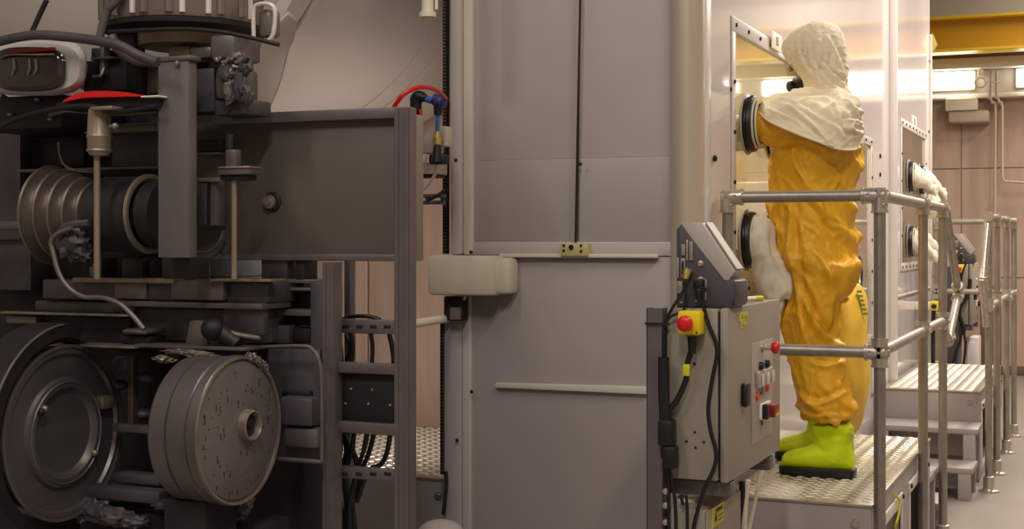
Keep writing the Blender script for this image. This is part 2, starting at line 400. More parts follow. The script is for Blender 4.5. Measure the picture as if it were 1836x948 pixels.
# window frames, panes
def frame(par, y0, y1, z0, z1, w=.06, x=XF, name='window_frame'):
    o = MB(); t = .007
    o.box(x, x+t, y0-w, y1+w, z1, z1+w, .004).box(x, x+t, y0-w, y1+w, z0-w, z0, .004)
    o.box(x, x+t, y0-w, y0, z0, z1, .004).box(x, x+t, y1, y1+w, z0, z1, .004)
    f = o.build(name, 'cabinet_white', par)
    MB().box(x-.012, x-.006, y0, y1, z0, z1).build('pane', 'window_clear', f)
    bb = MB()
    n = max(3, int((y1-y0)/.2)); k2 = max(3, int((z1-z0)/.19))
    for i in range(n+1):
        for z in (z0-w/2, z1+w/2): bb.lathe((x+t, y0+(y1-y0)*i/n, z), (1, 0, 0), [(0, .008), (.006, .008), (.006, .003)], 8)
    for i in range(1, k2):
        for y in (y0-w/2, y1+w/2): bb.lathe((x+t, y, z0+(z1-z0)*i/k2), (1, 0, 0), [(0, .008), (.006, .008), (.006, .003)], 8)
    bb.build('frame_bolts', 'bolt_dark', f, kind='stuff')
    return f
frame(gb, WX0, WX1, WZ0, WZ1)
frame(gb, VX0, VX1, VZ0, VZ1, .05)
# window interior: back wall, floor, grey band, shelf
MB().box(XL+.1, XL+.12, YB+.2, Y1E, .9, 2.7).build('inner_back_wall', 'inside_beige', gb)
MB().box(XL+.1, XF-.02, YB+.14, Y1E, .86, .9).build('inner_floor', 'inside_beige', gb)
MB().box(XL+.1, XF-.02, YB+.14, Y1E, 2.7, 2.74).build('inner_ceiling', 'inside_beige', gb)
MB().box(XL+.12, XF-.05, 7.24, 7.27, .9, 2.7).build('inner_partition', 'inside_beige', gb)
MB().box(XL+.12, XF-.1, YB+.2, YB+.22, .9, 2.7).build('inner_front_wall', 'inside_beige', gb)
MB().box(XF-.85, XF-.06, 7.05, 7.24, 1.50, 1.80, .01).build('inner_trough', 'corner_steel', gb)
MB().box(XF-.42, XF-.2, 7.0, 7.05, 1.45, 1.74, .01).build('inner_cover', 'cabinet_white', gb)
MB().box(XF-.5, XF-.05, 7.7, 8.75, 1.42, 1.47, .01).build('inner_shelf', 'cabinet_white', gb)
MB().box(XF-.55, XF-.2, 7.9, 8.7, 1.47, 1.62, .02).build('inner_tray', 'corner_steel', gb)
MB().tube([(XF-.04, 8.4, 1.5), (XF-.03, 8.42, 1.42), (XF-.03, 8.3, 1.36), (XF-.04, 8.25, 1.38)], .005, 6, 6).build('inner_cable', 'cable_black', gb)
# small tag on the window bar
tg = MB().box(XF+.016, XF+.02, W(1376, 80, X=XF).y, W(1394, 85, X=XF).y, 2.325, 2.40, .001).build('label_tag', 'label_white', gb)
text_mesh('15', .055, 'label_ink', (XF+.021, (W(1376, 80, X=XF).y+W(1394, 85, X=XF).y)/2, 2.362), (0, 1, 0), (0, 0, 1), parent=tg)
# top bright trims on the side
# round corner column (front right) and post between units
cx = -1.385
MB().lathe((cx, YB+.03, 0), (0, 0, 1), [(0, .062), (TOP, .062)], 40).build('corner_column', 'corner_steel', gb)
MB().box(XF-.02, XF+.004, YB+.055, YB+.15, 0, TOP, .006).build('corner_strip', 'cabinet_white', gb)
MB().lathe((XF+.0, Y1E+.06, 0), (0, 0, 1), [(0, .05), (TOP, .05)], 24).build('joint_column', 'cabinet_white', gb)
for (px, py) in ((1280, 284),):
    q = W(px, py, X=XF+.004); MB().lathe(q, (1, 0, 0), [(0, .012), (.008, .012), (.012, .006)], 10).build('bolt', 'bolt_dark', gb)
for (px, py) in ((1310, 160), (1313, 402)):
    q = W(px, py, X=XF); MB().lathe(q, (1, 0, 0), [(0, .007), (.006, .007)], 10).build('bolt', 'bolt_dark', gb)
# carcass: left, back, top
MB().box(XL, XL+.02, YB+.05, Y1E, 0, TOP).build('left_side', 'front_sheet', gb)
MB().box(XL, XF-.02, Y1E, Y1E+.02, 0, TOP).build('rear_wall', 'cabinet_white', gb)
MB().box(XL, XF, YB+.05, Y1E, TOP, TOP+.03).build('roof', 'cabinet_white', gb)
MB().box(XL+.02, XF-.02, YB+.08, Y1E, .0, .5).build('plinth', 'front_sheet', gb)
# front: lower sheet, raised door, stiles, rails
def fx(px, y=400): return W(px, y, Y=YB).x
def fz(py, px=1000): return W(px, py, Y=YB).z
MB().box(XL+.02, fx(1225), YB+.03, YB+.05, 0, TOP).build('front_backing', 'front_sheet', gb)
ZD = fz(433); ZB = fz(290)
# upper door (recessed sheet in two heights)
MB().box(fx(849), fx(1222), YB+.012, YB+.03, ZB+.012, TOP, .003).build('door_sheet', 'front_sheet', gb)
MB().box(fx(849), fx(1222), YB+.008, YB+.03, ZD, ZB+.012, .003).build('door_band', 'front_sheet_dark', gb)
MB().box(fx(812), fx(832), YB-.03, YB+.03, fz(457, 820), TOP, .012).build('door_stile', 'front_sheet', gb)
MB().box(fx(832), fx(849), YB-.012, YB+.03, fz(457, 820), TOP, .008).build('door_stile', 'edge_white', gb)
MB().box(fx(840), fx(1212), YB-.005, YB+.03, fz(458), ZD, .004).build('door_bottom_rail', 'front_sheet', gb)
MB().box(fx(900), fx(1183), YB-.03, YB-.004, fz(462, 1050), fz(455, 1050), .004).build('door_handle_bar', 'edge_white', gb)
# lower sheet
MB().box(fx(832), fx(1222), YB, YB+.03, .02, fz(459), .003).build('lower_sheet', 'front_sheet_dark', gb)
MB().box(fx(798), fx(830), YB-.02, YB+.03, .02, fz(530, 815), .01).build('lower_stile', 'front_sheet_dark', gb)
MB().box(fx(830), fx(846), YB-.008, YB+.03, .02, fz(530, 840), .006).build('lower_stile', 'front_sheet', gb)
MB().prism([W(888, 686, Y=YB-.02), W(1160, 686+7, Y=YB-.02), W(1160, 707, Y=YB-.02), W(888, 695, Y=YB-.02)], (0, .02, 0), .003).build('lower_bar', 'edge_white', gb)
# door cable
cb = MB().tube([W(1043, -150, Y=YB-.01), W(1032, 434, Y=YB-.01)], .0045, 8).build('lift_cable', 'bolt_dark', gb)
MB().tube([W(1041.5, -150, Y=YB+.0), W(1036, 430, Y=YB+.0)], .003, 6).build('lift_cable', 'machine_light', gb)
lb = MB().pbox(1004, 436, 1054, 459, YB-.04, .04, .004).build('latch_block', 'nylon_yellow', gb)
sb = MB()
for (x, y) in ((1011, 440), (1011, 449), (1042, 440), (1042, 450)): sb.lathe(W(x, y, Y=YB-.04), (0, -1, 0), [(0, .005), (.004, .005)], 10)
sb.lathe(W(1024.5, 443, Y=YB-.04), (0, -1, 0), [(0, .009), (.006, .009), (.006, .004), (.002, .004)], 16)
sb.build('screw_heads', 'bolt_dark', lb, kind='stuff')
for (x, y) in ((1041, 294), (818, 287), (845, 452), (846, 702), (820, 789)):
    MB().lathe(W(x, y, Y=YB-.028), (0, -1, 0), [(0, .007), (.004, .007), (.006, .003)], 10).build('bolt', 'bolt_dark', gb)
# white nylon block lower left of the door
MB().pbox(764, 458, 882, 530, YB-.14, .13, .018).build('nylon_block', 'nylon', gb)
MB().pbox(880, 462, 914, 528, YB-.10, .10, .022).build('nylon_block_end', 'nylon', gb)
# toothed edge trim (a cable carrier strip) on the left edge
et = MB(); x0 = fx(803); z = fz(455, 800)
et.box(x0-.012, x0+.002, YB-.02, YB+.01, z, TOP)
e1 = et.build('edge_trim', 'black_rubber', gb)
tt = MB(); zz = z
while zz < 2.75:
    tt.box(x0-.010, x0+.004, YB-.026, YB-.019, zz, zz+.006); zz += .013
tt.build('trim_teeth', 'bellows_brown', e1, kind='stuff')
et = MB(); x0 = fx(798); et.box(x0-.006, x0+.006, YB-.03, YB-.008, fz(848, 800), fz(575, 800)); e2 = et.build('edge_trim', 'black_rubber', gb)
tt = MB(); zz = fz(848, 800)
while zz < fz(577, 800):
    tt.box(x0-.004, x0+.008, YB-.036, YB-.029, zz, zz+.006); zz += .013
tt.build('trim_teeth', 'machine_grey', e2, kind='stuff')
MB().tube([W(799, 845, Y=YB-.03), W(800, 870, Y=YB-.03), W(795, 922, Y=YB-.03)], .008, 8, 4).build('trailing_cable', 'cable_black', gb)
# bracket with a clip under the nylon block
bk = MB().pbox(797, 532, 828, 575, YB-.07, .06, .004).build('bracket', 'machine_dark', gb)
MB().pbox(806, 551, 824, 573, YB-.085, .02, .003).build('plate', 'plate_beige', bk)
MB().lathe(W(833, 533, Y=YB-.05), (0, -1, 0), [(0, .01), (.01, .01), (.014, .005)], 12).build('knob', 'brass', bk)
# domed foot at the bottom
tag(MB().ball(W(790, 958, Y=4.6), .09, .09, .055).build('white_dome_cover', 'front_sheet'), 'white domed cover low at the left foot of the glovebox', 'cover')
bpy.data.objects['white_dome_cover'].location = (0, 0, 0)
# glove port builder: ring facing +X
def port(par, y, z, r=.118, glove=None, white=True):
    c = Vector((XF, y, z))
    o = MB().lathe(c, (1, 0, 0), [(-.01, r*.8), (0, r), (.008, r), (.012, r*.93), (.018, r*.92), (.023, r*.98), (.036, r*.95), (.040, r*.86), (.040, r*.72), (.0, r*.68), (-.01, r*.68)], 44, False).build('glove_port', 'black_rubber', par)
    MB().lathe(c, (1, 0, 0), [(.001, r*1.06), (.006, r*1.06), (.008, r), (.001, r)], 44, False).build('clear_flange', 'console_light', o)
    if white:
        MB().lathe(c, (1, 0, 0), [(.038, r*.80), (.040, r*.86), (.046, r*.86), (.047, r*.78), (.038, r*.7)], 44, False).build('cuff_ring', 'glove_white', o)
        MB().lathe(c, (1, 0, 0), [(.052, r*.70), (.052, r*.80), (.058, r*.80), (.058, r*.70), (.052, r*.66)], 44, False).build('cuff_ring', 'glove_white', o)
        MB().lathe(c, (1, 0, 0), [(.042, r*.72), (.052, r*.76), (.054, r*.62)], 44, False).build('seal', 'black_rubber', o)
    return o
def wrk(p, sc, amp, seed=0.0, st=(1, 1, 1)):
    q = Vector((p.x*st[0]*sc+seed, p.y*st[1]*sc, p.z*st[2]*sc))
    n = noise.noise(q); return amp*(1-abs(n)*2.6)
def loftrings(rings, k=6, n2=6, closed=True):
    """rings of control points -> smooth fine rings"""
    R = [crspline(r, n2, closed) for r in rings]
    m = len(R[0]); cols = [crspline([R[i][j] for i in range(len(R))], k) for j in range(m)]
    return [[cols[j][i] for j in range(m)] for i in range(len(cols[0]))]
def ell(c, rx, ry, n=8, ph=0): return [Vector((c[0]+rx*math.cos(2*math.pi*i/n+ph), c[1]+ry*math.sin(2*math.pi*i/n+ph), c[2])) for i in range(n)]
def soft(name, rings, m, par, k=5, n2=5, amp=.006, sc=18, st=(1, 1, .4), closed=True, cap=True, seed=0, solid=0, label=None):
    b = MB(); b.rings(loftrings(rings, k, n2, closed), cap and closed, cap and closed, closed)
    bmesh.ops.recalc_face_normals(b.bm, faces=b.bm.faces[:]); b.bm.normal_update()
    mv = [(v, v.normal*(wrk(v.co, sc, amp, seed, st)+wrk(v.co, sc*2.3, amp*.4, seed+9, st))) for v in b.bm.verts]
    for v, d in mv: v.co += d
    o = b.build(name, m, par, 70, label)
    if solid:
        md = o.modifiers.new('cloth', 'SOLIDIFY'); md.thickness = solid; md.offset = -1
    return o
def hanging_glove(pt, y, z, dx=(.02, .06, .09, .10), dy=.04, L=.36, seed=0, fing=True):
    """a limp white gauntlet hanging out of a port, ending in folded fingers"""
    x0 = XF+.045
    R = [[Vector((x0, y+.085*math.cos(a), z+.085*math.sin(a))) for a in [i*math.pi/4 for i in range(8)]]]
    R.append([Vector((x0+.03+.02*math.sin(a), y+.07*math.cos(a), z-.01+.075*math.sin(a))) for a in [i*math.pi/4 for i in range(8)]])
    for f, rx, ry in ((.14, .045, .08), (.24, .05, .08), (.36, .055, .085), (.48, .06, .09), (.62, .068, .095), (.78, .062, .09), (.92, .045, .07)):
        cz = z-.02-f*L*1.0; cxx = x0+dx[0]+f*dx[2]; cy = y+f*dy
        R.append([Vector((cxx+rx*math.sin(a), cy+ry*math.cos(a), cz+.01*math.sin(a))) for a in [i*math.pi/4 for i in range(8)]])
    g = soft('glove', R, 'glove_white', pt, 6, 6, .013, 12, (1.2, 1.2, .4), seed=seed)
    if fing:
        cz = z-.02-.9*L; cxx = x0+dx[0]+.9*dx[2]; cy = y+.9*dy
        for i in range(4):
            yy = cy-.045+.03*i
            MB().tube([(cxx, yy, cz+.02), (cxx+.005, yy, cz-.02-.008*(i % 3)), (cxx-.005, yy+.004, cz-.05-.008*((i+1) % 3))], [.018, .014, .010], 10, 4).build('glove_finger', 'glove_white', pt)
        MB().tube([(cxx+.01, cy+.05, cz+.06), (cxx+.03, cy+.075, cz+.02), (cxx+.03, cy+.085, cz-.02)], [.018, .015, .011], 10, 4).build('glove_thumb', 'glove_white', pt)
    return g
PU = W(1339, 222, X=XF); PL = W(1337, 430, X=XF)
pt_up = port(gb, PU.y, PU.z)
pt_up2 = port(gb, PU.y+.42, PU.z)
pt_lo = port(gb, PL.y, PL.z); hanging_glove(pt_lo, PL.y, PL.z, dx=(.015, .06, .085, .1), seed=3, L=.235)
pt_lo2 = port(gb, PL.y+.42, PL.z); hanging_glove(pt_lo2, PL.y+.42, PL.z, seed=8, L=.25)
P3 = W(1530, 490, X=XF); pt3 = port(gb, P3.y, P3.z, r=.108, white=False)
soft('glove', [[Vector((XF+.03+d, P3.y+r_*math.cos(a), P3.z+r_*math.sin(a))) for a in [i*math.pi/4 for i in range(8)]] for d, r_ in ((-.02, .078), (-.01, .078), (.002, .055), (-.004, .03))], 'glove_white', pt3, amp=.006)

for (yy, ln) in ((6.2, 1.4), (8.1, 1.1)):  # unseen lamps added to brighten the cabinet interior behind the windows
    il = MB().box(-1.9, -1.8, yy-ln/2, yy+ln/2, 2.66, 2.70, .01).build('inner_fill_lamp', 'fixture_glow', gb)
    area_light('inner_fill_light', (-1.85, yy, 2.64), .1, ln, 15, (1, .94, .80))
bl_ = thing('wall_fill_lamp', 'added fill lamp on the hidden left side of the near glovebox', 'lamp', (XL-.05, 5.3, 1.2))  # unseen lamp added to lighten the plywood wall and the vessel
MB().box(XL-.05, XL, 5.1, 5.5, 1.20, 1.40, .01).build('base', 'white_paint', bl_)
MB().box(XL-.11, XL-.05, 5.12, 5.48, 1.22, 1.38, .02).build('diffuser', 'fixture_glow', bl_)
area_light('wall_fill_light', (XL-.13, 5.3, 1.3), .16, .36, 8.5, (1, .90, .82), (0, math.radians(92), 0))
# ---- second glovebox further along
g2 = thing('glovebox', 'white glovebox cabinet beyond the round joint column, with knotted gloves', 'cabinet', (-1.83, 9.72, 0))
Y2S, Y2E = 9.72, 11.98; QX0, QX1 = 10.25, 11.65; QZ0, QZ1 = 1.335, 2.31
for (a, b_, c_, d_) in ((Y2S, QX0, 0, TOP), (QX1, Y2E, 0, TOP), (QX0, QX1, QZ1, TOP), (QX0, QX1, 0, QZ0)):
    side(a, b_, c_, d_, par=g2)
frame(g2, QX0, QX1, QZ0, QZ1, .06)
MB().box(XL+.1, XL+.12, Y2S, Y2E, .9, 2.7).build('inner_back_wall', 'inside_beige', g2)
MB().box(XL+.1, XF-.02, Y2S, Y2E, .86, .9).build('inner_floor', 'inside_beige', g2)
MB().box(XL+.1, XF-.02, Y2S, Y2E, 2.7, 2.74).build('inner_ceiling', 'inside_beige', g2)
MB().box(XL, XF, Y2E, Y2E+.02, 0, TOP).build('rear_wall', 'front_sheet', g2)
MB().box(XL, XL+.02, Y2S, Y2E, 0, TOP).build('left_side', 'front_sheet', g2)
MB().box(XL, XF, Y2S, Y2E, TOP, TOP+.03).build('roof', 'cabinet_white', g2)
MB().box(XF-.01, XF+.02, Y2E-.02, Y2E+.03, 0, 3.2, .005).build('end_trim', 'edge_white', g2)
MB().prism([(XF+.02, Y2E+.02, 3.05), (XF+.06, Y2E+.02, 3.12), (XF+.02, Y2E+.02, 3.22)], (0, .03, 0)).build('end_bracket', 'brass', g2)
MB().box(XF, XF+.01, Y2S, Y2E, 1.10, 1.11).build('edge_strip', 'edge_white', g2)
lt = W(1639, 222, X=XF)
l2 = MB().box(XF, XF+.004, lt.y-.13, lt.y+.13, lt.z-.03, lt.z+.06, .001).build('label_tag', 'label_white', g2)
text_mesh('15', .07, 'label_ink', (XF+.005, lt.y, lt.z+.015), (0, 1, 0), (0, 0, 1), parent=l2)
for (px, py) in ((1605, 51), (1604, 200), (1666, 110), (1665, 236)):
    MB().lathe(W(px, py, X=XF), (1, 0, 0), [(0, .012), (.006, .012)], 8).build('bolt', 'bolt_dark', g2)
for i, (px, py) in enumerate(((1629, 312), (1648, 315), (1629, 433), (1646, 433))):
    q = W(px, py, X=XF); pp = port(g2, q.y, 1.97 if i < 2 else 1.49, .118)
    s_ = i*3
    RR = [[Vector((XF+.045+d, q.y+dy+r_*math.cos(a), (1.97 if i < 2 else 1.49)+dz+r_*.9*math.sin(a))) for a in [k*math.pi/4 for k in range(8)]]
          for d, dy, dz, r_ in ((0, 0, 0, .085), (.03, 0, -.01, .08), (.08, .02, -.04, .05), (.12, .05, -.09, .03), (.14, .06, -.11, .045), (.15, .06, -.13, .03))]
    soft('glove', RR, 'glove_white', pp, 5, 5, .008, 20, seed=s_)
    kx, ky, kz = XF+.16, q.y+.06, (1.97 if i < 2 else 1.49)-.11
    MB().tube([(kx, ky, kz+.03), (kx+.03, ky+.02, kz), (kx, ky+.03, kz-.03), (kx-.03, ky, kz), (kx, ky-.01, kz+.03)], .018, 8, 5).build('glove_knot', 'glove_white', pp)
    if i == 0:
        soft('glove_tail', [ell((kx, ky, kz-.02), .03, .03), ell((kx+.01, ky, kz-.08), .05, .06), ell((kx+.01, ky, kz-.16), .045, .06), ell((kx, ky, kz-.2), .02, .02)], 'glove_white', pp, amp=.006)
area_light('inner_fill_light', (-1.85, 10.9, 2.64), .1, 1.3, 9, (1, .94, .80))  # unseen lamp added to brighten the second cabinet's interior
MB().box(-1.9, -1.8, 10.3, 11.5, 2.66, 2.70, .01).build('inner_fill_lamp', 'fixture_glow', g2)
# yellow bag hanging out of the lower port
def bagring(y, l, r, hw, Yc): a = W(l, y, Y=Yc); b = W(r, y, Y=Yc); return [Vector(((a.x+b.x)/2+(b.x-a.x)/2*math.cos(t), Yc+hw*math.sin(t), W((l+r)/2, y, Y=Yc).z)) for t in [i*math.pi/5 for i in range(10)]]
YG = 7.6
bag = soft('yellow_bag', [bagring(508, 1518, 1526, .02, YG), bagring(514, 1505, 1538, .09, YG), bagring(540, 1503, 1549, .15, YG), bagring(590, 1503, 1552, .18, YG), bagring(650, 1503, 1555, .19, YG), bagring(700, 1503, 1552, .18, YG), bagring(745, 1504, 1543, .12, YG), bagring(768, 1508, 1536, .08, YG), bagring(778, 1516, 1530, .04, YG)], 'bag_yellow', None, 6, 5, .014, 7, (1, 1, .35), seed=5)
tag(bag, 'bulging yellow plastic bag hanging below the rear glove port behind the worker', 'bag')
ik = MB()
for k in range(6):
    q = W(1536+k*2.2, 522+k*8, Y=YG-.105+k*.004); ik.box(q.x+.0, q.x+.022, q.y+.005, q.y+.03, q.z-.008, q.z+.004)
ik.build('printed_marks', 'ink_green', bag, kind='stuff')
# ================================================================ PLATFORMS
PZ = .56
def treads(par, x0, x1, y0, y1, z, pitch=.058):
    b = MB(); bm = b.bm; iy = 0; y = y0+pitch*.5
    while y < y1-.01:
        x = x0+pitch*.5+(pitch*.5 if iy % 2 else 0)
        while x < x1-.008:
            s = 1 if iy % 2 else -1; L, w_, h = .0235, .0085, .0042; ca, sa = math.cos(s*.6), math.sin(s*.6)
            P = [(-L, 0), (0, -w_), (L, 0), (0, w_)]
            V = [bm.verts.new((x+p[0]*ca-p[1]*sa, y+p[0]*sa+p[1]*ca, z)) for p in P]
            Tt = [bm.verts.new((x+(p[0]*ca-p[1]*sa)*.5, y+(p[0]*sa+p[1]*ca)*.5, z+h)) for p in P]
            bm.faces.new(Tt)
            for i in range(4): bm.faces.new((V[i], V[(i+1) % 4], Tt[(i+1) % 4], Tt[i]))
            x += pitch
        iy += 1; y += pitch*.5
    return b.build('tread_pattern', 'tread_bump_lit', par, 20, kind='stuff')
def platform(lab, x0, x1, y0, y1, openings=True, foot=True):
    t = thing('work_platform', lab, 'platform', ((x0+x1)/2, (y0+y1)/2, 0))
    pl = MB().box(x0, x1, y0, y1, PZ-.012, PZ, .003).build('tread_deck', 'tread_plate', t)
    treads(pl, x0+.02, x1-.02, y0+.02, y1-.02, PZ)
    MB().box(x0+.005, x1-.005, y0+.004, y0+.03, .0, PZ-.012, .004).build('front_panel', 'platform_paint', t)
    MB().box(x0+.005, x1-.005, y1-.03, y1-.004, .0, PZ-.012, .004).build('rear_panel', 'platform_paint', t)
    MB().box(x0+.005, x0+.03, y0+.03, y1-.03, 0, PZ-.012).build('inner_panel', 'platform_paint', t)
    b = MB()
    if openings:
        n = 2; seg = (y1-y0-.06)/n
        b.box(x1-.03, x1-.005, y0+.03, y1-.03, PZ-.08, PZ-.012); b.box(x1-.03, x1-.005, y0+.03, y1-.03, 0, .06)
        for i in range(n+1):
            yy = y0+.03+seg*i; b.box(x1-.03, x1-.005, max(yy-.14, y0+.03), min(yy+.14, y1-.03), .06, PZ-.08)
        b.build('side_frame', 'platform_paint', t)
        for i in range(n):
            ya, yb = y0+.03+seg*i+.14, y0+.03+seg*(i+1)-.14
            MB().box(x1-.012, x1+.004, ya-.03, yb+.03, PZ-.13, PZ-.085, .003).build('rim_strip', 'cabinet_white', t)
            MB().box(x1-.012, x1+.002, ya-.02, ya, .06, PZ-.13, .003).box(x1-.012, x1+.002, yb, yb+.02, .06, PZ-.13, .003).build('rim_strip', 'cabinet_white', t)
            MB().box(x1-.15, x1-.14, ya, yb, .06, PZ-.2).build('inner_drawer', 'platform_paint', t)
            MB().box(x1-.14, x1-.135, ya, yb, PZ-.2, PZ-.08).build('gap', 'recess_shade', t)  # dark sheet, the opening's shade put into its colour
            for yy in (ya-.01, yb+.01):
                MB().lathe((x1+.002, yy, PZ-.1), (1, 0, 0), [(0, .010), (.008, .010), (.01, .004)], 10).build('bolt', 'bolt_dark', t)
            MB().lathe((x1-.136, yb-.06, PZ-.17), (1, 0, 0), [(0, .022), (.02, .022), (.024, .014)], 14).build('rubber_buffer', 'black_rubber', t)
    else:
        b.box(x1-.03, x1-.005, y0+.03, y1-.03, 0, PZ-.012).build('side_panel', 'platform_paint', t)
    for (bx, bz) in ((x1-.06, PZ-.07),):
        MB().lathe((bx, y0+.004, bz), (0, -1, 0), [(0, .016), (.004, .016), (.004, .011), (.009, .010), (.009, .002)], 16).build('panel_screw', 'galv_bright', t)
    return t
pf = platform('low diamond plate platform under the worker in lime boots', -1.30, -.755, 5.05, 6.87)
MB().tube([(-.755, 5.62, .50), (-.742, 5.66, .47), (-.742, 5.63, .42), (-.75, 5.60, .38), (-.76, 5.66, .30)], .005, 8, 5).build('earth_wire', 'sticker_yellow', pf)
p2 = platform('diamond plate platform with two grey steps, further down the aisle', -1.30, -.705, 9.08, 11.05)
p0 = platform('diamond plate platform behind the cable rack, left of the glovebox', -3.35, -2.36, 4.95, 6.3, False)
def steps(lab, x0, x1, ya, sgn, group):
    t = thing('step_unit', lab, 'steps', ((x0+x1)/2, ya, 0), group)
    for i, (zt, d0, d1) in enumerate(((.373, 0, .34), (.187, .34, .66))):
        y0, y1 = sorted((ya+sgn*d0, ya+sgn*d1))
        MB().box(x0-.02, x1+.015, y0, y1, zt-.035, zt, .006).build('tread', 'platform_paint', t)
        for xx in (x0, x1-.07):
            MB().box(xx, xx+.07, (y1-.06 if sgn > 0 else y0), (y1 if sgn > 0 else y0+.06), 0, zt-.035, .003).build('leg', 'platform_paint', t)
        MB().box(x0+.07, x1-.07, (y0+y1)/2+sgn*.02, (y0+y1)/2+sgn*.03, .06 if i else .19, zt-.035).build('riser', 'platform_paint', t)
        MB().box(x1-.06, x1-.03, y0+.02, y1-.02, .05, .09).build('brace', 'platform_paint', t)
    return t
steps('two grey steps leading up to the far diamond plate platform', -1.28, -.705, 9.06, -1, 'step units')
steps('two grey steps behind the near diamond plate platform', -1.28, -.775, 6.89, 1, 'step units')
# ================================================================ GUARD RAILS (tube clamp railing)
RT = 1.658; RM = 1.10; RR = .0212
def rail_tube(t, pts, name='rail', m='galv', r=RR): return MB().tube(pts, r, 18).build(name, m, t)
def clamp(t, c, axes, L=.055, r=.0285):
    c = Vector(c); b = MB()
    for ax in axes:
        ax = Vector(ax); b.tube([c-ax*.02 if ax.length < 1.5 else c, c+ax*L], r, 18)
        b.lathe(c+ax*(L-.006), ax, [(0, r*1.09), (.008, r*1.09)], 18)
    b.ball(c, r*1.02, n=16)
    for ax in axes[:2]:
        ax = Vector(ax); q = c+ax*(L*.6); s_ = Vector((1, -1, 0)) if abs(ax.z) > .5 else Vector((0, -1, 0)) if abs(ax.x) > .5 else Vector((1, 0, 0))
        s_.normalize(); b.lathe(q+s_*r*.9, s_, [(0, .009), (.008, .009), (.008, .005), (.004, .004)], 10)
    return b.build('clamp', 'galv_bright', t)
X_ = Vector((1, 0, 0)); Y_ = Vector((0, 1, 0)); Z_ = Vector((0, 0, 1))
def foot(t, x, y):
    MB().lathe((x, y, 0), (0, 0, 1), [(0, .06), (.01, .06), (.014, .04), (.02, .032), (.09, .032), (.095, .024)], 20).build('foot_flange', 'galv_bright', t)
r1 = thing('guard_rail', 'galvanised tube guard rail around the worker in yellow', 'railing', (-.733, 5.07, 0))
ax_, bx_, fy, ey = -1.283, -.733, 5.07, 7.18
rail_tube(r1, [(ax_, fy, PZ+.0), (ax_, fy, RT)], 'post'); rail_tube(r1, [(bx_, fy, 0), (bx_, fy, RT)], 'post')
rail_tube(r1, [(bx_, 6.36, 0), (bx_, 6.36, RT)], 'post'); rail_tube(r1, [(bx_, ey, 0), (bx_, ey, RT)], 'post')
for yy in (fy, 6.36, ey): foot(r1, bx_, yy)
rail_tube(r1, [(ax_, fy, RT), (bx_, fy, RT)]); rail_tube(r1, [(bx_, fy, RT), (bx_, 7.34, RT)])
rail_tube(r1, [(ax_, fy, RM), (bx_, fy, RM)]); rail_tube(r1, [(bx_, fy, RM), (bx_, 7.22, RM)])
clamp(r1, (ax_, fy, RT), [X_, -Z_]); clamp(r1, (bx_, fy, RT), [-X_, -Z_, Y_], .06)
clamp(r1, (bx_, 6.36, RT), [Y_, -Y_, -Z_], .045); clamp(r1, (bx_, ey, RT), [-Y_, Y_, -Z_], .045)
clamp(r1, (bx_, fy, RM), [-X_, Y_, Z_, -Z_], .05); clamp(r1, (bx_, 6.36, RM), [Y_, -Y_, Z_], .04); clamp(r1, (bx_, ey, RM), [Y_, Z_, -Z_], .04)
clamp(r1, (ax_, fy, RM), [X_, Z_, -Z_], .045)
a = Vector((bx_, 7.30, RT)); b_ = Vector((bx_, 7.98, 1.21)); c_ = Vector((bx_, 7.45, .985))
rail_tube(r1, [a, b_], 'stair_handrail'); rail_tube(r1, [b_, c_], 'stair_handrail', 'galv_bright')  # lower tube's highlight put into a brighter steel colour
clamp(r1, b_, [(a-b_).normalized(), (c_-b_).normalized()], .08); clamp(r1, c_, [(b_-c_).normalized()], .06)
rail_tube(r1, [c_, (bx_, 7.2, 1.06)], 'stair_handrail')
r2 = thing('guard_rail', 'galvanised tube guard rail beside the far platform', 'railing', (-.63, 8.76, 0))
sx = -.632
for yy in (8.76, 9.44, 10.4):
    rail_tube(r2, [(sx, yy, 0), (sx, yy, 1.64)], 'post'); foot(r2, sx, yy)
    clamp(r2, (sx, yy, 1.64), [Y_, -Y_, -Z_], .05); clamp(r2, (sx, yy, RM), [Y_, -Y_, Z_], .05)
rail_tube(r2, [(sx, 8.76, 1.64), (sx, 11.3, 1.64)]); rail_tube(r2, [(sx, 8.76, RM), (sx, 11.3, RM)])
rail_tube(r2, [(sx, 11.3, 0), (sx, 11.3, 1.64)], 'post'); foot(r2, sx, 11.3)
rail_tube(r2, [(-1.2, 11.3, PZ), (-1.2, 11.3, 1.64)], 'post')
MB().box(-1.32, -1.17, 11.26, 11.34, PZ-.04, PZ, .004).build('foot_bracket', 'galv_bright', r2)
rail_tube(r2, [(-1.2, 11.3, 1.64), (sx, 11.3, 1.64)]); rail_tube(r2, [(-1.2, 11.3, RM), (sx, 11.3, RM)])
clamp(r2, (-1.2, 11.3, 1.64), [X_, -Z_]); clamp(r2, (-1.2, 11.3, RM), [X_, Z_, -Z_]); clamp(r2, (sx, 11.3, 1.64), [-X_, -Z_]); clamp(r2, (sx, 11.3, RM), [-X_, -Z_])
a = Vector((sx, 8.76, 1.65)); b_ = Vector((sx-.02, 8.58, 1.27)); c_ = Vector((sx-.01, 8.70, .99))
rail_tube(r2, [a, b_], 'stair_handrail', 'galv_bright'); rail_tube(r2, [b_, c_], 'stair_handrail', 'galv_bright')
rail_tube(r2, [c_, (sx, 8.78, RM)], 'stair_handrail'); clamp(r2, b_, [(a-b_).normalized(), (c_-b_).normalized()], .07)
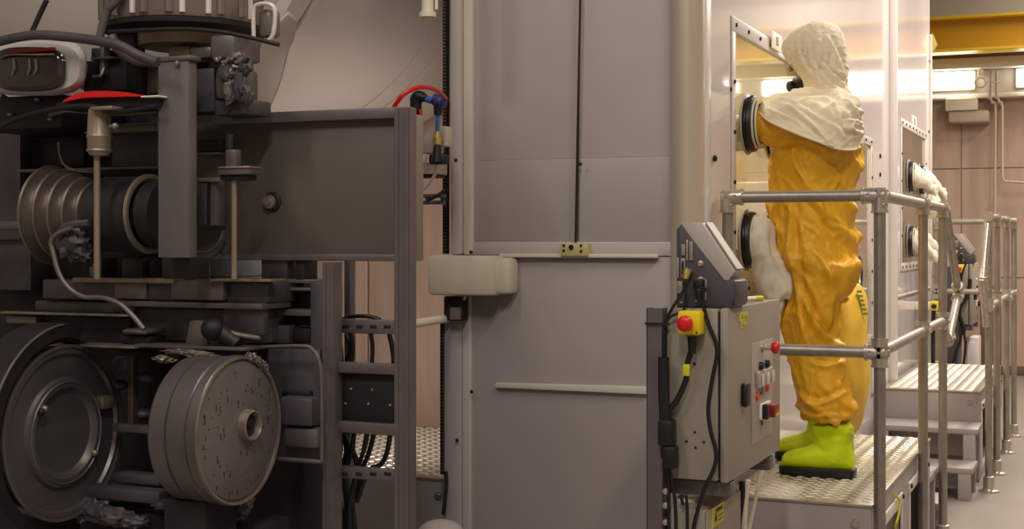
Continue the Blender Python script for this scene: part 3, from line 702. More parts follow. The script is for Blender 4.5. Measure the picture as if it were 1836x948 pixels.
# ================================================================ CONSOLE, ENCLOSURE, E-STOP ON THE STAND
EX, EY0, EY1 = -1.0, 3.95, 4.66; EZ0, EZ1 = .800, 1.300
en = thing('control_enclosure', 'beige steel control enclosure under the slanted console, nearest the camera', 'enclosure', (-1.1, 4.3, EZ0))
MB().box(-1.184, EX-.03, EY0, EY1, EZ0, EZ1, .006).build('body', 'enclosure', en)
dr = MB().box(EX-.024, EX, EY0+.004, EY1, EZ0-.004, EZ1+.002, .005).build('door', 'enclosure', en)
MB().box(EX-.031, EX-.023, EY0+.01, EY1-.01, EZ0+.008, EZ1-.008).build('door_seal', 'black_rubber', en)
def ex(px, py): return W(px, py, X=EX)
def erect(par, name, px0, py0, px1, py1, t, m, x=EX, bev=0, label=None):
    a = W(px0, py0, X=x); b = W(px1, py1, X=x)
    return MB().box(x, x+t, a.y, b.y, b.z, a.z, bev).build(name, m, par, label=label)
# handle, button plate and its fittings
hq = ex(1331, 707)
hn = MB().box(EX, EX+.022, hq.y-.024, hq.y+.026, hq.z-.037, hq.z+.037, .010).build('door_handle', 'black_plastic', en)
pa, pb = ex(1347, 620), ex(1384, 775)
bp_ = MB().box(EX, EX+.002, pa.y, pb.y, ex(1365, 787).z, ex(1365, 611).z, .0008).build('button_plate', 'console_light', en)
yM = (pa.y+pb.y)/2; dy = (pb.y-pa.y)
q = ex(1362, 623)
MB().lathe((EX+.002, yM-.01, q.z), (1, 0, 0), [(0, .016), (.008, .016), (.010, .010), (.034, .010)], 20).build('button_collar', 'galv_bright', en)
MB().lathe((EX+.034, yM-.01, q.z), (1, 0, 0), [(0, .014), (.006, .019), (.014, .020), (.021, .017), (.025, .008)], 24).build('emergency_button', 'red_plastic', en)
for k, yy in enumerate((-.04, .045)):
    MB().lathe((EX+.002, yM+yy, ex(1370, 652).z), (1, 0, 0), [(0, .013), (.012, .012), (.014, .006)], 16).build('black_button', 'black_plastic', en)
for k in range(3):
    yc = yM-.075+k*.072; z = ex(1367, 675).z
    k1 = MB().box(EX+.002, EX+.018, yc-.027, yc+.027, z-.026, z+.026, .005).build('key_switch', 'galv_bright', en)
    MB().box(EX+.018, EX+.024, yc-.010, yc+.012, z-.022, z+.016, .003).build('switch_tab', 'cabinet_white', k1)
for yy, zz in ((-.085, 705), (.055, 697)):
    MB().lathe((EX+.002, yM+yy, ex(1367, zz).z), (1, 0, 0), [(0, .013), (.006, .013), (.009, .006)], 16).build('red_lamp', 'orange_red', en)
text_mesh('SAT', .034, 'label_ink', (EX+.0025, yM-.02, ex(1366, 701).z), (0, 1, 0), (0, 0, 1), parent=en)
z = ex(1370, 733).z
MB().box(EX+.002, EX+.012, yM-.05, yM+.075, z-.024, z+.024, .002).build('isolator_base', 'label_white', en)
MB().box(EX+.012, EX+.03, yM-.05, yM-.018, z-.023, z+.023, .003).build('isolator_block', 'black_plastic', en)
rd = MB().box(EX+.012, EX+.042, yM+.0, yM+.062, z-.022, z+.018, .004).build('isolator_knob', 'red_dark', en)
MB().box(EX+.042, EX+.044, yM+.01, yM+.055, z-.018, z-.010).build('knob_label', 'sticker_yellow', rd)
MB().lathe((EX+.002, yM-.02, ex(1367, 756).z), (1, 0, 0), [(0, .008), (.006, .008)], 12).build('green_lamp', 'ink_green', en)
# warning stickers
def sticker(par, x, y0, y1, z0, z1, txt, tri=True):
    s_ = MB().box(x, x+.001, y0, y1, z0, z1).build('warning_sticker', 'sticker_yellow', par)
    w_ = y1-y0; h_ = z1-z0
    tx = x+.0012
    if tri:
        c = Vector((tx, y0+w_*.32, z0+h_*.5)); k = h_*.3
        MB().prism([c+Vector((0, -k*.9, -k*.8)), c+Vector((0, k*.9, -k*.8)), c+Vector((0, 0, k))], (.0006, 0, 0)).build('warning_triangle', 'sticker_ink', s_) if par.parent else MB().prism([c+Vector((0, -k*.9, -k*.8)), c+Vector((0, k*.9, -k*.8)), c+Vector((0, 0, k))], (.0006, 0, 0)).build('warning_triangle', 'sticker_ink', par)
    if txt: text_mesh(txt, h_*.26, 'sticker_ink', (tx, y0+w_*.62, z0+h_*.75), (0, 1, 0), (0, 0, 1), parent=s_ if False else par)
    for i in range(2):
        MB().box(tx, tx+.0004, y0+w_*.55, y0+w_*.92, z0+h_*(.2+.2*i), z0+h_*(.26+.2*i)).build('sticker_line', 'sticker_ink', par)
a = ex(1325, 560); b_ = ex(1341, 560)
sticker(en, EX, a.y, b_.y, ex(1333, 575).z, ex(1333, 559).z, '')
sticker(en, EX, ex(1328, 580).y, ex(1338, 580).y, ex(1333, 587).z, ex(1333, 576).z, '', True)
# dark screw holes on the front face
for (x, y) in ((1245, 652), (1246, 774), (1231, 791), (1262, 792), (1247, 802)): MB().lathe(W(x, y, Y=EY0), (0, -1, 0), [(0, .004), (.002, .004), (.003, .002)], 10).build('screw', 'bolt_dark', en)
# loose bits on top of the enclosure
lt_ = thing('marker_pen', 'yellow-green marker pen lying on top of the near enclosure', 'pen', (EX-.06, 4.35, EZ1))
MB().cyl((EX-.09, 4.28, EZ1+.012), (EX-.03, 4.42, EZ1+.012), .008, n=12).build('barrel', 'label_white', lt_)
MB().cyl((EX-.03, 4.42, EZ1+.012), (EX-.015, 4.455, EZ1+.012), .009, n=12).build('cap', 'sticker_yellow', lt_)
bt = thing('clamp_bolt', 'upright threaded steel bolt on top of the near enclosure', 'bolt', (EX-.08, 4.5, EZ1))
MB().lathe((EX-.08, 4.5, EZ1), (0, 0, 1), [(0, .02), (.006, .02), (.006, .012), (.015, .012), (.015, .008), (.06, .008)], 12).build('stud', 'galv_bright', bt)
# slanted console
cn = thing('operator_console', 'slanted grey operator console with plugs on the near enclosure', 'console', (-1.1, 4.0, EZ1))
CY = 3.985
def cpt(x, y): return W(x, y, Y=CY)
MB().prism([cpt(1213, 412), cpt(1222, 401), cpt(1300, 500), cpt(1316, 500), cpt(1317, 520), cpt(1314, 545), cpt(1311, 552), cpt(1213, 549)], (0, .14, 0), .003).build('body', 'console_dark', cn)
lid = MB().prism([cpt(1220, 399), cpt(1259, 399), cpt(1317, 487), cpt(1299, 513)], (0, .11, 0), .002).build('lid', 'console_light', cn)
MB().prism([cpt(1263, 399)+Vector((0, .02, .002)), cpt(1319, 483)+Vector((0, .02, .002)), cpt(1317.5, 485)+Vector((0, .02, 0)), cpt(1261.5, 401)+Vector((0, .02, 0))], (0, .075, 0)).build('display', 'enclosure', lid)
q = cpt(1300, 530); MB().prism([cpt(1314, 500), cpt(1319, 505), cpt(1321, 525), cpt(1320, 545), cpt(1315, 550)], (0, .14, 0), .002).build('front_bezel', 'console_dark', cn)
pl_ = MB()
def slot(px0, py0, px1, py1, m, dep=.005, nm='connector'):
    a = cpt(px0, py0); b = cpt(px1, py1)
    return MB().box(a.x, b.x, CY-dep, CY+.001, b.z, a.z, .0012).build(nm, m, cn)
slot(1222, 438, 1229, 458, 'connector'); slot(1230.5, 430, 1234, 467, 'galv_bright', .004, 'connector_bracket'); slot(1236, 433, 1243, 467, 'connector')
slot(1214.5, 462, 1217.5, 498, 'galv_bright', .004, 'connector_bracket'); s1 = slot(1221, 463, 1229, 497, 'connector')
slot(1223, 468, 1227, 492, 'black_plastic', .008, 'socket'); slot(1230.5, 480, 1234, 500, 'galv_bright', .004, 'connector_bracket'); slot(1214.5, 504, 1224, 526, 'connector')
slot(1262, 524, 1267, 538, 'connector', .004, 'rocker_switch')
MB().lathe(cpt(1256.5, 472), (0, -1, 0), [(0, .0085), (.003, .0085), (.004, .005), (.010, .004)], 14).build('earth_stud', 'galv_bright', cn)
MB().tube([cpt(1236, 487)+Vector((0, -.004, 0)), cpt(1236, 487)+Vector((0, -.03, 0)), cpt(1235, 500)+Vector((0, -.035, 0))], [.011, .012, .008], 12).build('metal_plug', 'brass', cn)
hx = cpt(1257, 508)
MB().lathe(hx, (0, -1, 0), [(0, .021), (.004, .021), (.005, .018)], 6).build('inlet_rim', 'connector', cn)
MB().box(hx.x-.014, hx.x+.014, CY-.035, CY-.004, hx.z-.016, hx.z+.014, .004).box(hx.x-.006, hx.x+.010, CY-.036, CY-.012, hx.z-.05, hx.z-.014, .004).build('power_plug', 'black_plastic', cn)
for (x, y) in ((1222, 546), (1249, 543)): MB().lathe(cpt(x, y-4), (0, -1, 0), [(0, .004), (.003, .003)], 8).build('screw', 'galv_bright', cn)
MB().prism([cpt(1213, 549), cpt(1311, 552), cpt(1311, 554.5), cpt(1213, 554.5)], (0, .13, 0)).build('base_foot', 'black_rubber', cn)
# e-stop box
es = thing('emergency_stop', 'yellow box with red mushroom button on the near enclosure front', 'button box', tuple(W(1237, 580, Y=3.9)))
a = W(1215, 557, Y=3.89); b_ = W(1260, 601, Y=3.89)
MB().box(a.x, b_.x-.006, 3.885, 3.949, b_.z, a.z, .008).build('box', 'estop_yellow', es)
q = W(1227, 580, Y=3.86)
MB().lathe((q.x+.002, 3.886, q.z), (0, -1, 0), [(0, .014), (.012, .012), (.016, .018), (.022, .023), (.030, .023), (.036, .018), (.039, .008)], 28).build('mushroom_button', 'red_plastic', es)
q = W(1249, 596, Y=3.885); MB().lathe(q, (0, -1, 0), [(0, .003), (.002, .003)], 8).build('screw', 'bolt_dark', es)
q = W(1241, 603, Y=3.915); MB().lathe(q, (0, 0, -1), [(0, .014), (.03, .012), (.05, .010)], 14).build('cable_gland', 'black_plastic', es)
# black cables
def cable(lab, pts, r=.006, Y=3.93, m='cable_black', grp='black cables on the console stand', name='cable', par=None, dYs=None):
    P = [W(x, y, Y=Y+(dYs[i] if dYs else 0)) for i, (x, y) in enumerate(pts)]
    b = MB().tube(P, r, 10, 6)
    if par: return b.build(name, m, par)
    return tag(b.build(name, m), lab, 'cable', grp)
cable('thin black cable from the metal plug down to the grey post', [(1235, 500), (1226, 520), (1210, 545), (1196, 570), (1190, 595), (1189, 640), (1188, 720)], .0045, 3.93)
cable('black cable from the connector curving over to the grey post', [(1229, 512), (1230, 535), (1225, 557), (1205, 566), (1193, 580), (1190, 612), (1191, 700)], .004, 3.928)
cable('long black power cable looping down the near enclosure face', [(1260, 515), (1261, 545), (1270, 580), (1284, 615), (1285, 640), (1277, 680), (1270, 730), (1274, 770), (1284, 810), (1280, 840), (1262, 880), (1245, 940), (1238, 1000)], .0062, 3.93, dYs=[-.01]+[0]*12)
cable('thick black cable from the emergency stop joining the bundle', [(1241, 606), (1240, 625), (1232, 655), (1230, 680), (1215, 715), (1200, 735), (1195, 760)], .0085, 3.92)
tg_ = MB().pbox(1224, 653, 1236, 674, 3.905, .008, .002).build('cable_tag', 'sticker_yellow'); tag(tg_, 'yellow cable tag with tiny print below the emergency stop', 'tag')
bd = MB()
for (x, r_) in ((1186, .010), (1194, .009), (1190, .011)):
    bd.tube([W(x, 640, Y=3.91), W(x, 700, Y=3.91), W(x+3, 760, Y=3.91), W(x+5, 820, Y=3.91)], r_, 10, 4)
tag(bd.build('cable_bundle', 'cable_black'), 'thick black cable bundle strapped to the grey post', 'cable')
sl = thing('cable_sleeve', 'black rubber sleeves joining the bundle beside the post', 'sleeve', tuple(W(1192, 800, Y=3.9)))
MB().pbox(1178, 753, 1205, 800, 3.89, .05, .008).build('upper_sleeve', 'black_rubber', sl); MB().pbox(1186, 800, 1210, 842, 3.89, .05, .01).build('lower_sleeve', 'black_rubber', sl)
cable('black cable hanging from the sleeve to the floor box', [(1195, 835), (1199, 870), (1199, 950), (1199, 1010)], .005, 3.92)
cable('black cable curving right below the sleeve', [(1200, 838), (1206, 870), (1211, 910), (1212, 1000)], .005, 3.92)
cable('black cable looping into the gland of the lower box', [(1225, 905), (1222, 890), (1230, 890), (1232, 920), (1232, 990)], .005, 3.93)
cable('black cable behind the platform corner', [(1330, 862), (1330, 890), (1322, 950), (1315, 1010)], .011, 4.7)
cable('black cable rising at the enclosure bottom', [(1297, 870), (1290, 890), (1310, 915), (1325, 950), (1330, 1000)], .009, 4.6)
cable('white cable hanging beside the platform', [(1370, 835), (1360, 870), (1345, 940), (1335, 1010)], .007, 4.9, 'label_white', 'white cables beside the platform')
cable('second white cable beside the platform', [(1342, 860), (1337, 900), (1335, 945), (1335, 1010)], .009, 4.85, 'label_white', 'white cables beside the platform')
# stand
st = thing('stand_post', 'upright grey channel post left of the near enclosure', 'post', (-1.24, 3.95, 0))
a = W(1159, 700, Y=3.93); b_ = W(1189, 700, Y=3.93)
MB().box(a.x, a.x+.004, 3.93, 3.972, 0, EZ1).box(a.x, b_.x, 3.93, 3.934, 0, EZ1).box(b_.x-.004, b_.x, 3.93, 3.972, 0, EZ1).build('channel', 'strut_grey', st)
MB().box(a.x-.003, b_.x+.02, 3.923, 3.93, W(1170, 582, Y=3.93).z, W(1170, 578, Y=3.93).z).build('cable_tie', 'black_plastic', st)
MB().box(b_.x-.03, -1.0, 3.99, 4.05, EZ0-.05, EZ0-.008, .003).build('arm', 'strut_grey', st)
MB().box(-1.225, -1.19, 4.5, 4.56, 0, EZ1, .002).build('rear_post', 'strut_grey', st)
MB().box(-1.21, -1.0, 4.5, 4.56, EZ0-.05, EZ0-.008, .003).build('arm', 'strut_grey', st)
MB().box(a.x-.01, b_.x+.01, 3.9, 4.6, 0, .012).build('base_plate', 'strut_grey', st)
for (y_) in (880, 825, 905, 935): MB().lathe(W(1192, y_, Y=3.94)+Vector((.004, 0, 0)), (0, -1, 0), [(0, .010), (.01, .009), (.012, .004)], 10).build('bolt', 'galv_bright', st)
lb_ = thing('junction_box', 'light grey junction box with a yellow warning label at the bottom edge', 'box', (-1.14, 4.1, .4))
MB().box(-1.184, -1.068, 3.95, 4.36, .38, .712, .006).build('body', 'enclosure', lb_)
MB().box(-1.068, -1.060, 3.955, 4.355, .385, .708, .004).build('lid', 'enclosure', lb_)
MB().lathe((-1.15, 4.03, .712), (0, 0, 1), [(0, .03), (.02, .03), (.02, .02), (.05, .018)], 16).build('cable_gland', 'label_white', lb_)
MB().box(-1.17, -1.10, 3.96, 3.99, .712, .725).build('lid_edge', 'enclosure', lb_)
MB().box(-1.18, -1.08, 4.0, 4.3, .28, .38, .004).build('mounting', 'strut_grey', lb_)
MB().box(-1.17, -1.16, 4.1, 4.2, .0, .28, .002).build('support', 'strut_grey', lb_)
y0 = W(1276, 920, X=-1.06).y; y1 = W(1297, 920, X=-1.06).y
sticker(lb_, -1.06, y0, y1, W(1286, 941, X=-1.06).z, W(1286, 905, X=-1.06).z, 'WARNING')
# repeats at the next work station
en2 = dup(en, (0, 8.12, 0), 'small beige control enclosure in the distance behind the far railing'); cn2 = dup(cn, (0, 8.12, 0), 'small slanted grey console in the distance on the far enclosure'); es2 = dup(es, (0, 8.12, 0), 'small yellow box with red button on the distant enclosure')
for o_ in (en2, cn2, es2): pass
st2 = dup(st, (0, 8.12, 0), 'grey channel post under the distant enclosure')
def far_cable(lab, pts, r, Y): return cable(lab, pts, r, Y, grp='black cables on the distant enclosure')
far_cable('thin black cable left of the distant emergency stop', [(1733, 470), (1727, 485), (1724, 500), (1725, 520)], .007, 12.0)
far_cable('black cable bundle beside the distant enclosure', [(1739, 500), (1738, 515), (1732, 535), (1722, 548), (1720, 565), (1727, 585), (1728, 600)], .016, 12.0)
far_cable('black cable hanging from the distant enclosure', [(1722, 590), (1722, 610), (1715, 630), (1708, 655)], .012, 11.9)
far_cable('black cable hanging right of the others at the distant enclosure', [(1728, 595), (1731, 620), (1727, 660)], .010, 11.9)
# objects around the far station
a = W(1694, 478, Y=11.9); b_ = W(1717, 640, Y=11.9)
fc = thing('grey_cabinet', 'narrow dark grey cabinet behind the far platform', 'cabinet', (a.x, 11.9, 0))
MB().box(a.x, b_.x, 11.9, 12.2, 0, a.z, .006).build('body', 'console_dark', fc)
MB().box(a.x+.01, b_.x-.01, 11.885, 11.9, .7, a.z-.03, .003).build('door', 'console_dark', fc)
MB().lathe((a.x+.03, 11.95, a.z), (0, 0, 1), [(0, .02), (.04, .02), (.04, .03), (.07, .03)], 12).build('cap', 'galv_bright', fc)
a = W(1732, 604, Y=12.3); b_ = W(1754, 650, Y=12.3)
wb = thing('white_cabinet', 'small white cabinet under the distant enclosure', 'cabinet', (a.x, 12.3, 0))
MB().box(a.x, b_.x, 12.3, 12.6, 0, a.z, .01).build('body', 'cabinet_white', wb); MB().box(a.x+.01, b_.x-.01, 12.29, 12.3, .05, a.z-.04, .003).build('door', 'cabinet_white', wb)
a = W(1757, 610, Y=13.2); b_ = W(1795, 650, Y=13.2)
tag(MB().box(a.x, b_.x, 13.2, 13.24, 0, W(1770, 530, Y=13.2).z, .004).build('plywood_board', 'plywood_dark'), 'brown plywood board standing behind the far railing', 'board')
# small yellow switch on the cabinet end
sw = thing('limit_switch', 'small yellow switch on a grey arm at the end of the far glovebox', 'switch', tuple(W(1668, 548, Y=11.0)))
q = W(1669, 548, Y=11.05)
MB().box(q.x-.0, q.x+.055, 11.0, 11.09, q.z-.035, q.z+.035, .006).build('box', 'estop_yellow', sw)
MB().lathe((q.x+.03, 11.0, q.z), (0, -1, 0), [(0, .018), (.02, .02), (.03, .01)], 14).build('button', 'black_plastic', sw)
MB().box(XF, q.x, 11.02, 11.07, q.z-.03, q.z+.03, .004).build('arm', 'label_white', sw)
MB().tube([(q.x+.02, 11.05, q.z-.03), (q.x+.015, 11.05, q.z-.2), (q.x+.01, 11.1, PZ)], .016, 8, 3).build('lead', 'cable_black', sw)
# ================================================================ THE WORKER
pr = thing('person', 'person in baggy yellow overalls and cream hood, arms in the glovebox, seen from the side', 'person', (-1.08, 5.75, PZ))
BY = 5.76
def bring(y, l, r, hw, Yc=BY, n=12, tilt=0, sup=.0):
    a = W(l, y, Y=Yc); b = W(r, y, Y=Yc); z = W((l+r)/2, y, Y=Yc).z; out = []
    for i in range(n):
        t = 2*math.pi*i/n; c = math.cos(t); s_ = math.sin(t)
        out.append(Vector(((a.x+b.x)/2+(b.x-a.x)/2*c, Yc+hw*s_, z+tilt*c)))
    return out
def fine(rings, k=5, n2=3): return loftrings(rings, k, n2, True)
body = MB()
body.rings(fine([bring(172, 1470, 1500, .05), bring(184, 1455, 1512, .08), bring(196, 1436, 1526, .15), bring(215, 1412, 1536, .21), bring(240, 1392, 1543, .245), bring(290, 1383, 1542, .235),
                 bring(340, 1380, 1536, .225), bring(395, 1381, 1531, .225), bring(430, 1384, 1533, .235), bring(462, 1390, 1537, .245), bring(495, 1396, 1527, .24), bring(520, 1399, 1515, .22), bring(540, 1402, 1508, .19)]))
body.rings(fine([bring(470, 1396, 1534, .13, 5.66), bring(500, 1399, 1524, .135, 5.655), bring(540, 1403, 1512, .13, 5.65), bring(590, 1406, 1508, .125, 5.64), bring(640, 1412, 1512, .118, 5.63),
                 bring(690, 1425, 1520, .112, 5.62), bring(718, 1436, 1530, .112, 5.62), bring(738, 1438, 1534, .115, 5.62), bring(750, 1448, 1532, .10, 5.61), bring(756, 1460, 1528, .075, 5.61)]))
body.rings(fine([bring(470, 1400, 1530, .13, 5.88), bring(510, 1404, 1518, .13, 5.89), bring(570, 1408, 1500, .125, 5.92), bring(630, 1416, 1496, .115, 5.95), bring(690, 1424, 1494, .11, 5.97),
                 bring(725, 1430, 1492, .105, 5.97), bring(742, 1438, 1486, .09, 5.97), bring(750, 1446, 1480, .07, 5.97)]))
AZ = PU.z
def arm(Ys, Yp, sh=(1478, 192)):
    s0 = W(sh[0], sh[1], Y=Ys); e = Vector((XF+.24, (Ys+Yp)/2, AZ-.05)); pz = Vector((XF+.07, Yp, AZ-.012)); m_ = s0.lerp(e, .5)+Vector((0, 0, -.03))
    body.tube([s0+Vector((0, 0, -.02)), m_, e, e.lerp(pz, .6), pz, Vector((XF+.02, Yp, AZ-.01))], [.055, .07, .078, .076, .072, .060], 16, 4)
arm(5.60, PU.y); arm(5.93, PU.y+.42)
raw = body.build('raw', 'suit_yellow')
md = raw.modifiers.new('r', 'REMESH'); md.mode = 'VOXEL'; md.voxel_size = .0085
md = raw.modifiers.new('s', 'SMOOTH'); md.factor = .5; md.iterations = 6
dg = bpy.context.evaluated_depsgraph_get(); me = bpy.data.meshes.new_from_object(raw.evaluated_get(dg))
bpy.data.objects.remove(raw)
SUIT = crease_field([(.020, .012, [(1418, 340), (1417, 440), (1428, 500), (1440, 570), (1462, 640)]), (-.018, .014, [(1440, 350), (1470, 390), (1510, 440), (1520, 470)]),
 (.026, .014, [(1505, 350), (1525, 390), (1535, 430), (1528, 465), (1508, 520), (1492, 540)]), (.016, .009, [(1455, 440), (1482, 480), (1492, 540), (1486, 605)]), (.014, .009, [(1425, 450), (1440, 520), (1462, 575)]),
 (.026, .013, [(1436, 520), (1462, 575), (1485, 605), (1507, 630)]), (.014, .010, [(1424, 262), (1430, 300), (1455, 342)]), (.012, .008, [(1500, 268), (1512, 300), (1506, 345)]), (.012, .008, [(1520, 265), (1531, 330)]),
 (.012, .007, [(1478, 290), (1500, 312), (1492, 345)]), (.014, .009, [(1452, 645), (1480, 655), (1508, 648)]), (.014, .009, [(1428, 700), (1468, 722), (1518, 702)]), (.016, .010, [(1503, 680), (1516, 715), (1533, 745)]),
 (.010, .007, [(1462, 660), (1455, 725)]), (.010, .006, [(1440, 400), (1465, 415), (1480, 440)]), (.010, .006, [(1470, 360), (1480, 395), (1500, 410)]), (-.016, .010, [(1400, 270), (1440, 262), (1480, 275)]),
 (.010, .007, [(1440, 740), (1470, 745), (1500, 742), (1528, 748)]), (.012, .008, [(1510, 560), (1500, 600), (1498, 640)])], 5.55)
HOOD = crease_field([(.012, .007, [(1467, 58), (1471, 100), (1465, 130), (1478, 160)]), (.012, .007, [(1480, 60), (1498, 100), (1511, 142)]), (.010, .006, [(1430, 62), (1431, 85), (1444, 122)]), (.013, .007, [(1450, 72), (1455, 108), (1474, 134), (1500, 162)]),
 (.008, .005, [(1409, 88), (1424, 116)]), (.009, .005, [(1446, 58), (1443, 100)]), (.010, .006, [(1470, 108), (1508, 150)]), (-.010, .006, [(1490, 90), (1488, 120), (1500, 135)])], 5.65)
CAPE = crease_field([(.014, .007, [(1398, 184), (1448, 212), (1500, 262)]), (.016, .008, [(1430, 188), (1470, 212), (1505, 233), (1516, 252)]), (.015, .008, [(1438, 172), (1480, 176), (1500, 200), (1509, 226)]), (.010, .006, [(1398, 202), (1440, 225), (1470, 250)]),
 (.012, .007, [(1505, 172), (1520, 190), (1537, 194)]), (.009, .006, [(1376, 194), (1422, 214)]), (.009, .005, [(1510, 216), (1537, 212)]), (.010, .006, [(1520, 228), (1540, 240)]), (-.010, .008, [(1455, 185), (1475, 205)])], 5.5)
def rid(q): n = noise.noise(q); return max(0.0, 1-abs(n)*3.2)**1.6
co = [v.co.copy() for v in me.vertices]; nr = [v.normal.copy() for v in me.vertices]
for i, v in enumerate(me.vertices):
    p = co[i]; n = nr[i]
    warp = noise.noise_vector(p*3.0)*.10; q = p+warp
    f1 = rid(Vector((q.x*7.5, q.y*7.5, q.z*2.4+3)))
    # pulls running from the seat towards the knee, diagonal
    dg1 = Vector((q.x*.75+q.z*.66, q.y, q.z*.75-q.x*.66))
    f2 = rid(Vector((dg1.x*9, dg1.y*7, dg1.z*3.2+11)))
    f3 = rid(Vector((q.x*21+5, q.y*21, q.z*13)))
    hz = W(1480, 752, Y=5.62).z
    gather = math.exp(-((p.z-hz)/.05)**2)
    lowamp = .75 if p.z > 1.85 else 1.0
    v.co = p+n*((f1-.35)*.012*lowamp+(f2-.35)*.012*lowamp+(f3-.3)*.006+gather*.006*math.sin(p.z*150+noise.noise(p*7)*6)-.002+(crease_at(SUIT, p) if n.y < .15 else 0))
me.polygons.foreach_set('use_smooth', [True]*len(me.polygons)); me.materials.clear(); me.materials.append(MATS['suit_yellow'])
link('overalls', me, pr)
# centre seam / zip fold down the side of the leg
# head with face under the hood
hc = W(1463, 112, Y=BY)
hd = MB()
Rh = []
for (dz, fx_, bx__, hw) in ((.125, -.02, .02, .02), (.115, -.05, .055, .05), (.085, -.078, .085, .066), (.04, -.09, .098, .074), (0, -.092, .098, .075), (-.04, -.092, .088, .070), (-.075, -.085, .06, .060), (-.105, -.07, .02, .045), (-.118, -.05, -.0, .03)):
    Rh.append([Vector((hc.x+(fx_+bx__)/2+(bx__-fx_)/2*math.cos(t), BY+hw*math.sin(t), hc.z+dz)) for t in [i*math.pi/6 for i in range(12)]])
hd.rings(loftrings(Rh, 4, 3)); hd.tube([hc+Vector((.02, 0, -.06)), hc+Vector((.03, 0, -.2))], [.055, .06], 16)
hd.prism([hc+Vector((-.085, -.012, .03)), hc+Vector((-.112, 0, -.028)), hc+Vector((-.088, -.014, -.03)), ], (0, .012, 0)).ball(hc+Vector((-.103, 0, -.022)), .013, .014, .012)
for s_ in (-1, 1): hd.ball(hc+Vector((.012, s_*.076, -.005)), .018, .008, .03)
head = hd.build('head', 'skin', pr)
for s_ in (-1, 1):
    MB().ball(hc+Vector((-.079, s_*.031, .012)), .012).build('eye', 'eye_white', head)
    MB().ball(hc+Vector((-.0885, s_*.031, .012)), .0045).build('iris', 'eye_dark', head)
MB().tube([hc+Vector((-.083, -.024, -.068)), hc+Vector((-.091, 0, -.066)), hc+Vector((-.083, .024, -.068))], .005, 8, 4).build('mouth', 'red_dark', head)
# respirator mask
mk = MB(); mq = W(1436, 150, Y=BY)
mk.rings(loftrings([[mq+Vector((dx, hw*math.sin(t), hh*math.cos(t))) for t in [i*math.pi/5 for i in range(10)]] for dx, hw, hh in ((.07, .062, .06), (.03, .066, .058), (-.01, .05, .046), (-.030, .030, .028), (-.036, .012, .012))], 4, 3))
mk.lathe(mq+Vector((-.03, -.03, -.012)), (-.7, -.7, -.1), [(0, .022), (.015, .022), (.019, .016)], 18)
mk.lathe(mq+Vector((-.03, .03, -.012)), (-.7, .7, -.1), [(0, .022), (.015, .022), (.019, .016)], 18)
mk.tube([mq+Vector((.04, -.06, .05)), mq+Vector((.09, -.078, .06))], .008, 8).tube([mq+Vector((.04, .06, .05)), mq+Vector((.09, .078, .06))], .008, 8)
mk.build('respirator', 'mask_black', pr)
vz = MB(); vR = []
for dz, r_ in ((.075, .085), (.03, .10), (-.02, .10), (-.06, .09)):
    vR.append([Vector((hc.x-.015-r_*1.12*math.cos(t), BY+r_*.9*math.sin(t), hc.z-.0+dz)) for t in [(-75+i*15)*math.pi/180 for i in range(11)]])
vz.rings(vR, False, False, False).build('visor', 'visor', pr)
# hood: arcs from the near front edge round the back to the far front edge
def harc(y, f, b, hw, open_=.55, Yc=BY, n=9, dzf=0):
    a = W(f, y, Y=Yc); c = W(b, y, Y=Yc); z = W((f+b)/2, y, Y=Yc).z; mx = (a.x+c.x)/2; rx = (c.x-a.x)/2; out = []
    for i in range(n):
        t = (math.pi-open_)*(-1+2*i/(n-1)); cc = math.cos(t); s_ = math.sin(t)
        x = mx+rx*cc
        out.append(Vector((x, Yc+hw*s_*(1 if cc > -.2 else max(.55, 1+.5*(cc+.2))), z+dzf*max(0, -cc))))
    return out
hood = MB()
HR = [harc(40, 1458, 1470, .012, .05), harc(42, 1443, 1484, .05, .1, dzf=-.01), harc(50, 1424, 1500, .085, .15, dzf=-.012), harc(68, 1406, 1511, .112, .25, dzf=-.012), harc(90, 1400, 1516, .128, .45), harc(112, 1408, 1518, .132, .6),
      harc(132, 1421, 1519, .13, .8), harc(150, 1432, 1518, .122, .85), harc(166, 1438, 1521, .12, .6), harc(180, 1428, 1530, .14, .35)]
fr_ = loftrings(HR, 14, 14, False)
hood.rings(fr_, False, False, False); bmesh.ops.recalc_face_normals(hood.bm, faces=hood.bm.faces[:]); hood.bm.normal_update()
mv = []
for v in hood.bm.verts:
    p = v.co; q = p+noise.noise_vector(p*5)*.05
    low = min(1, max(.25, (2.34-p.z)*3.2))
    f = (rid(Vector((q.x*10, q.y*12, q.z*4.5)))-.35)*.016*low+(rid(Vector(((q.x+q.z)*15, q.y*12, (q.z-q.x)*7+4)))-.35)*.014*low+(rid(Vector((q.x*26,q.y*26,q.z*34)))-.3)*.0055
    mv.append((v, v.normal*(f*.5+(.75*crease_at(HOOD, p) if p.y < BY-.03 else 0))))
for v, d in mv: v.co += d
ho = hood.build('hood', 'hood_cloth', pr, 80); s1_ = ho.modifiers.new('c', 'SOLIDIFY'); s1_.thickness = .006; s1_.offset = 0
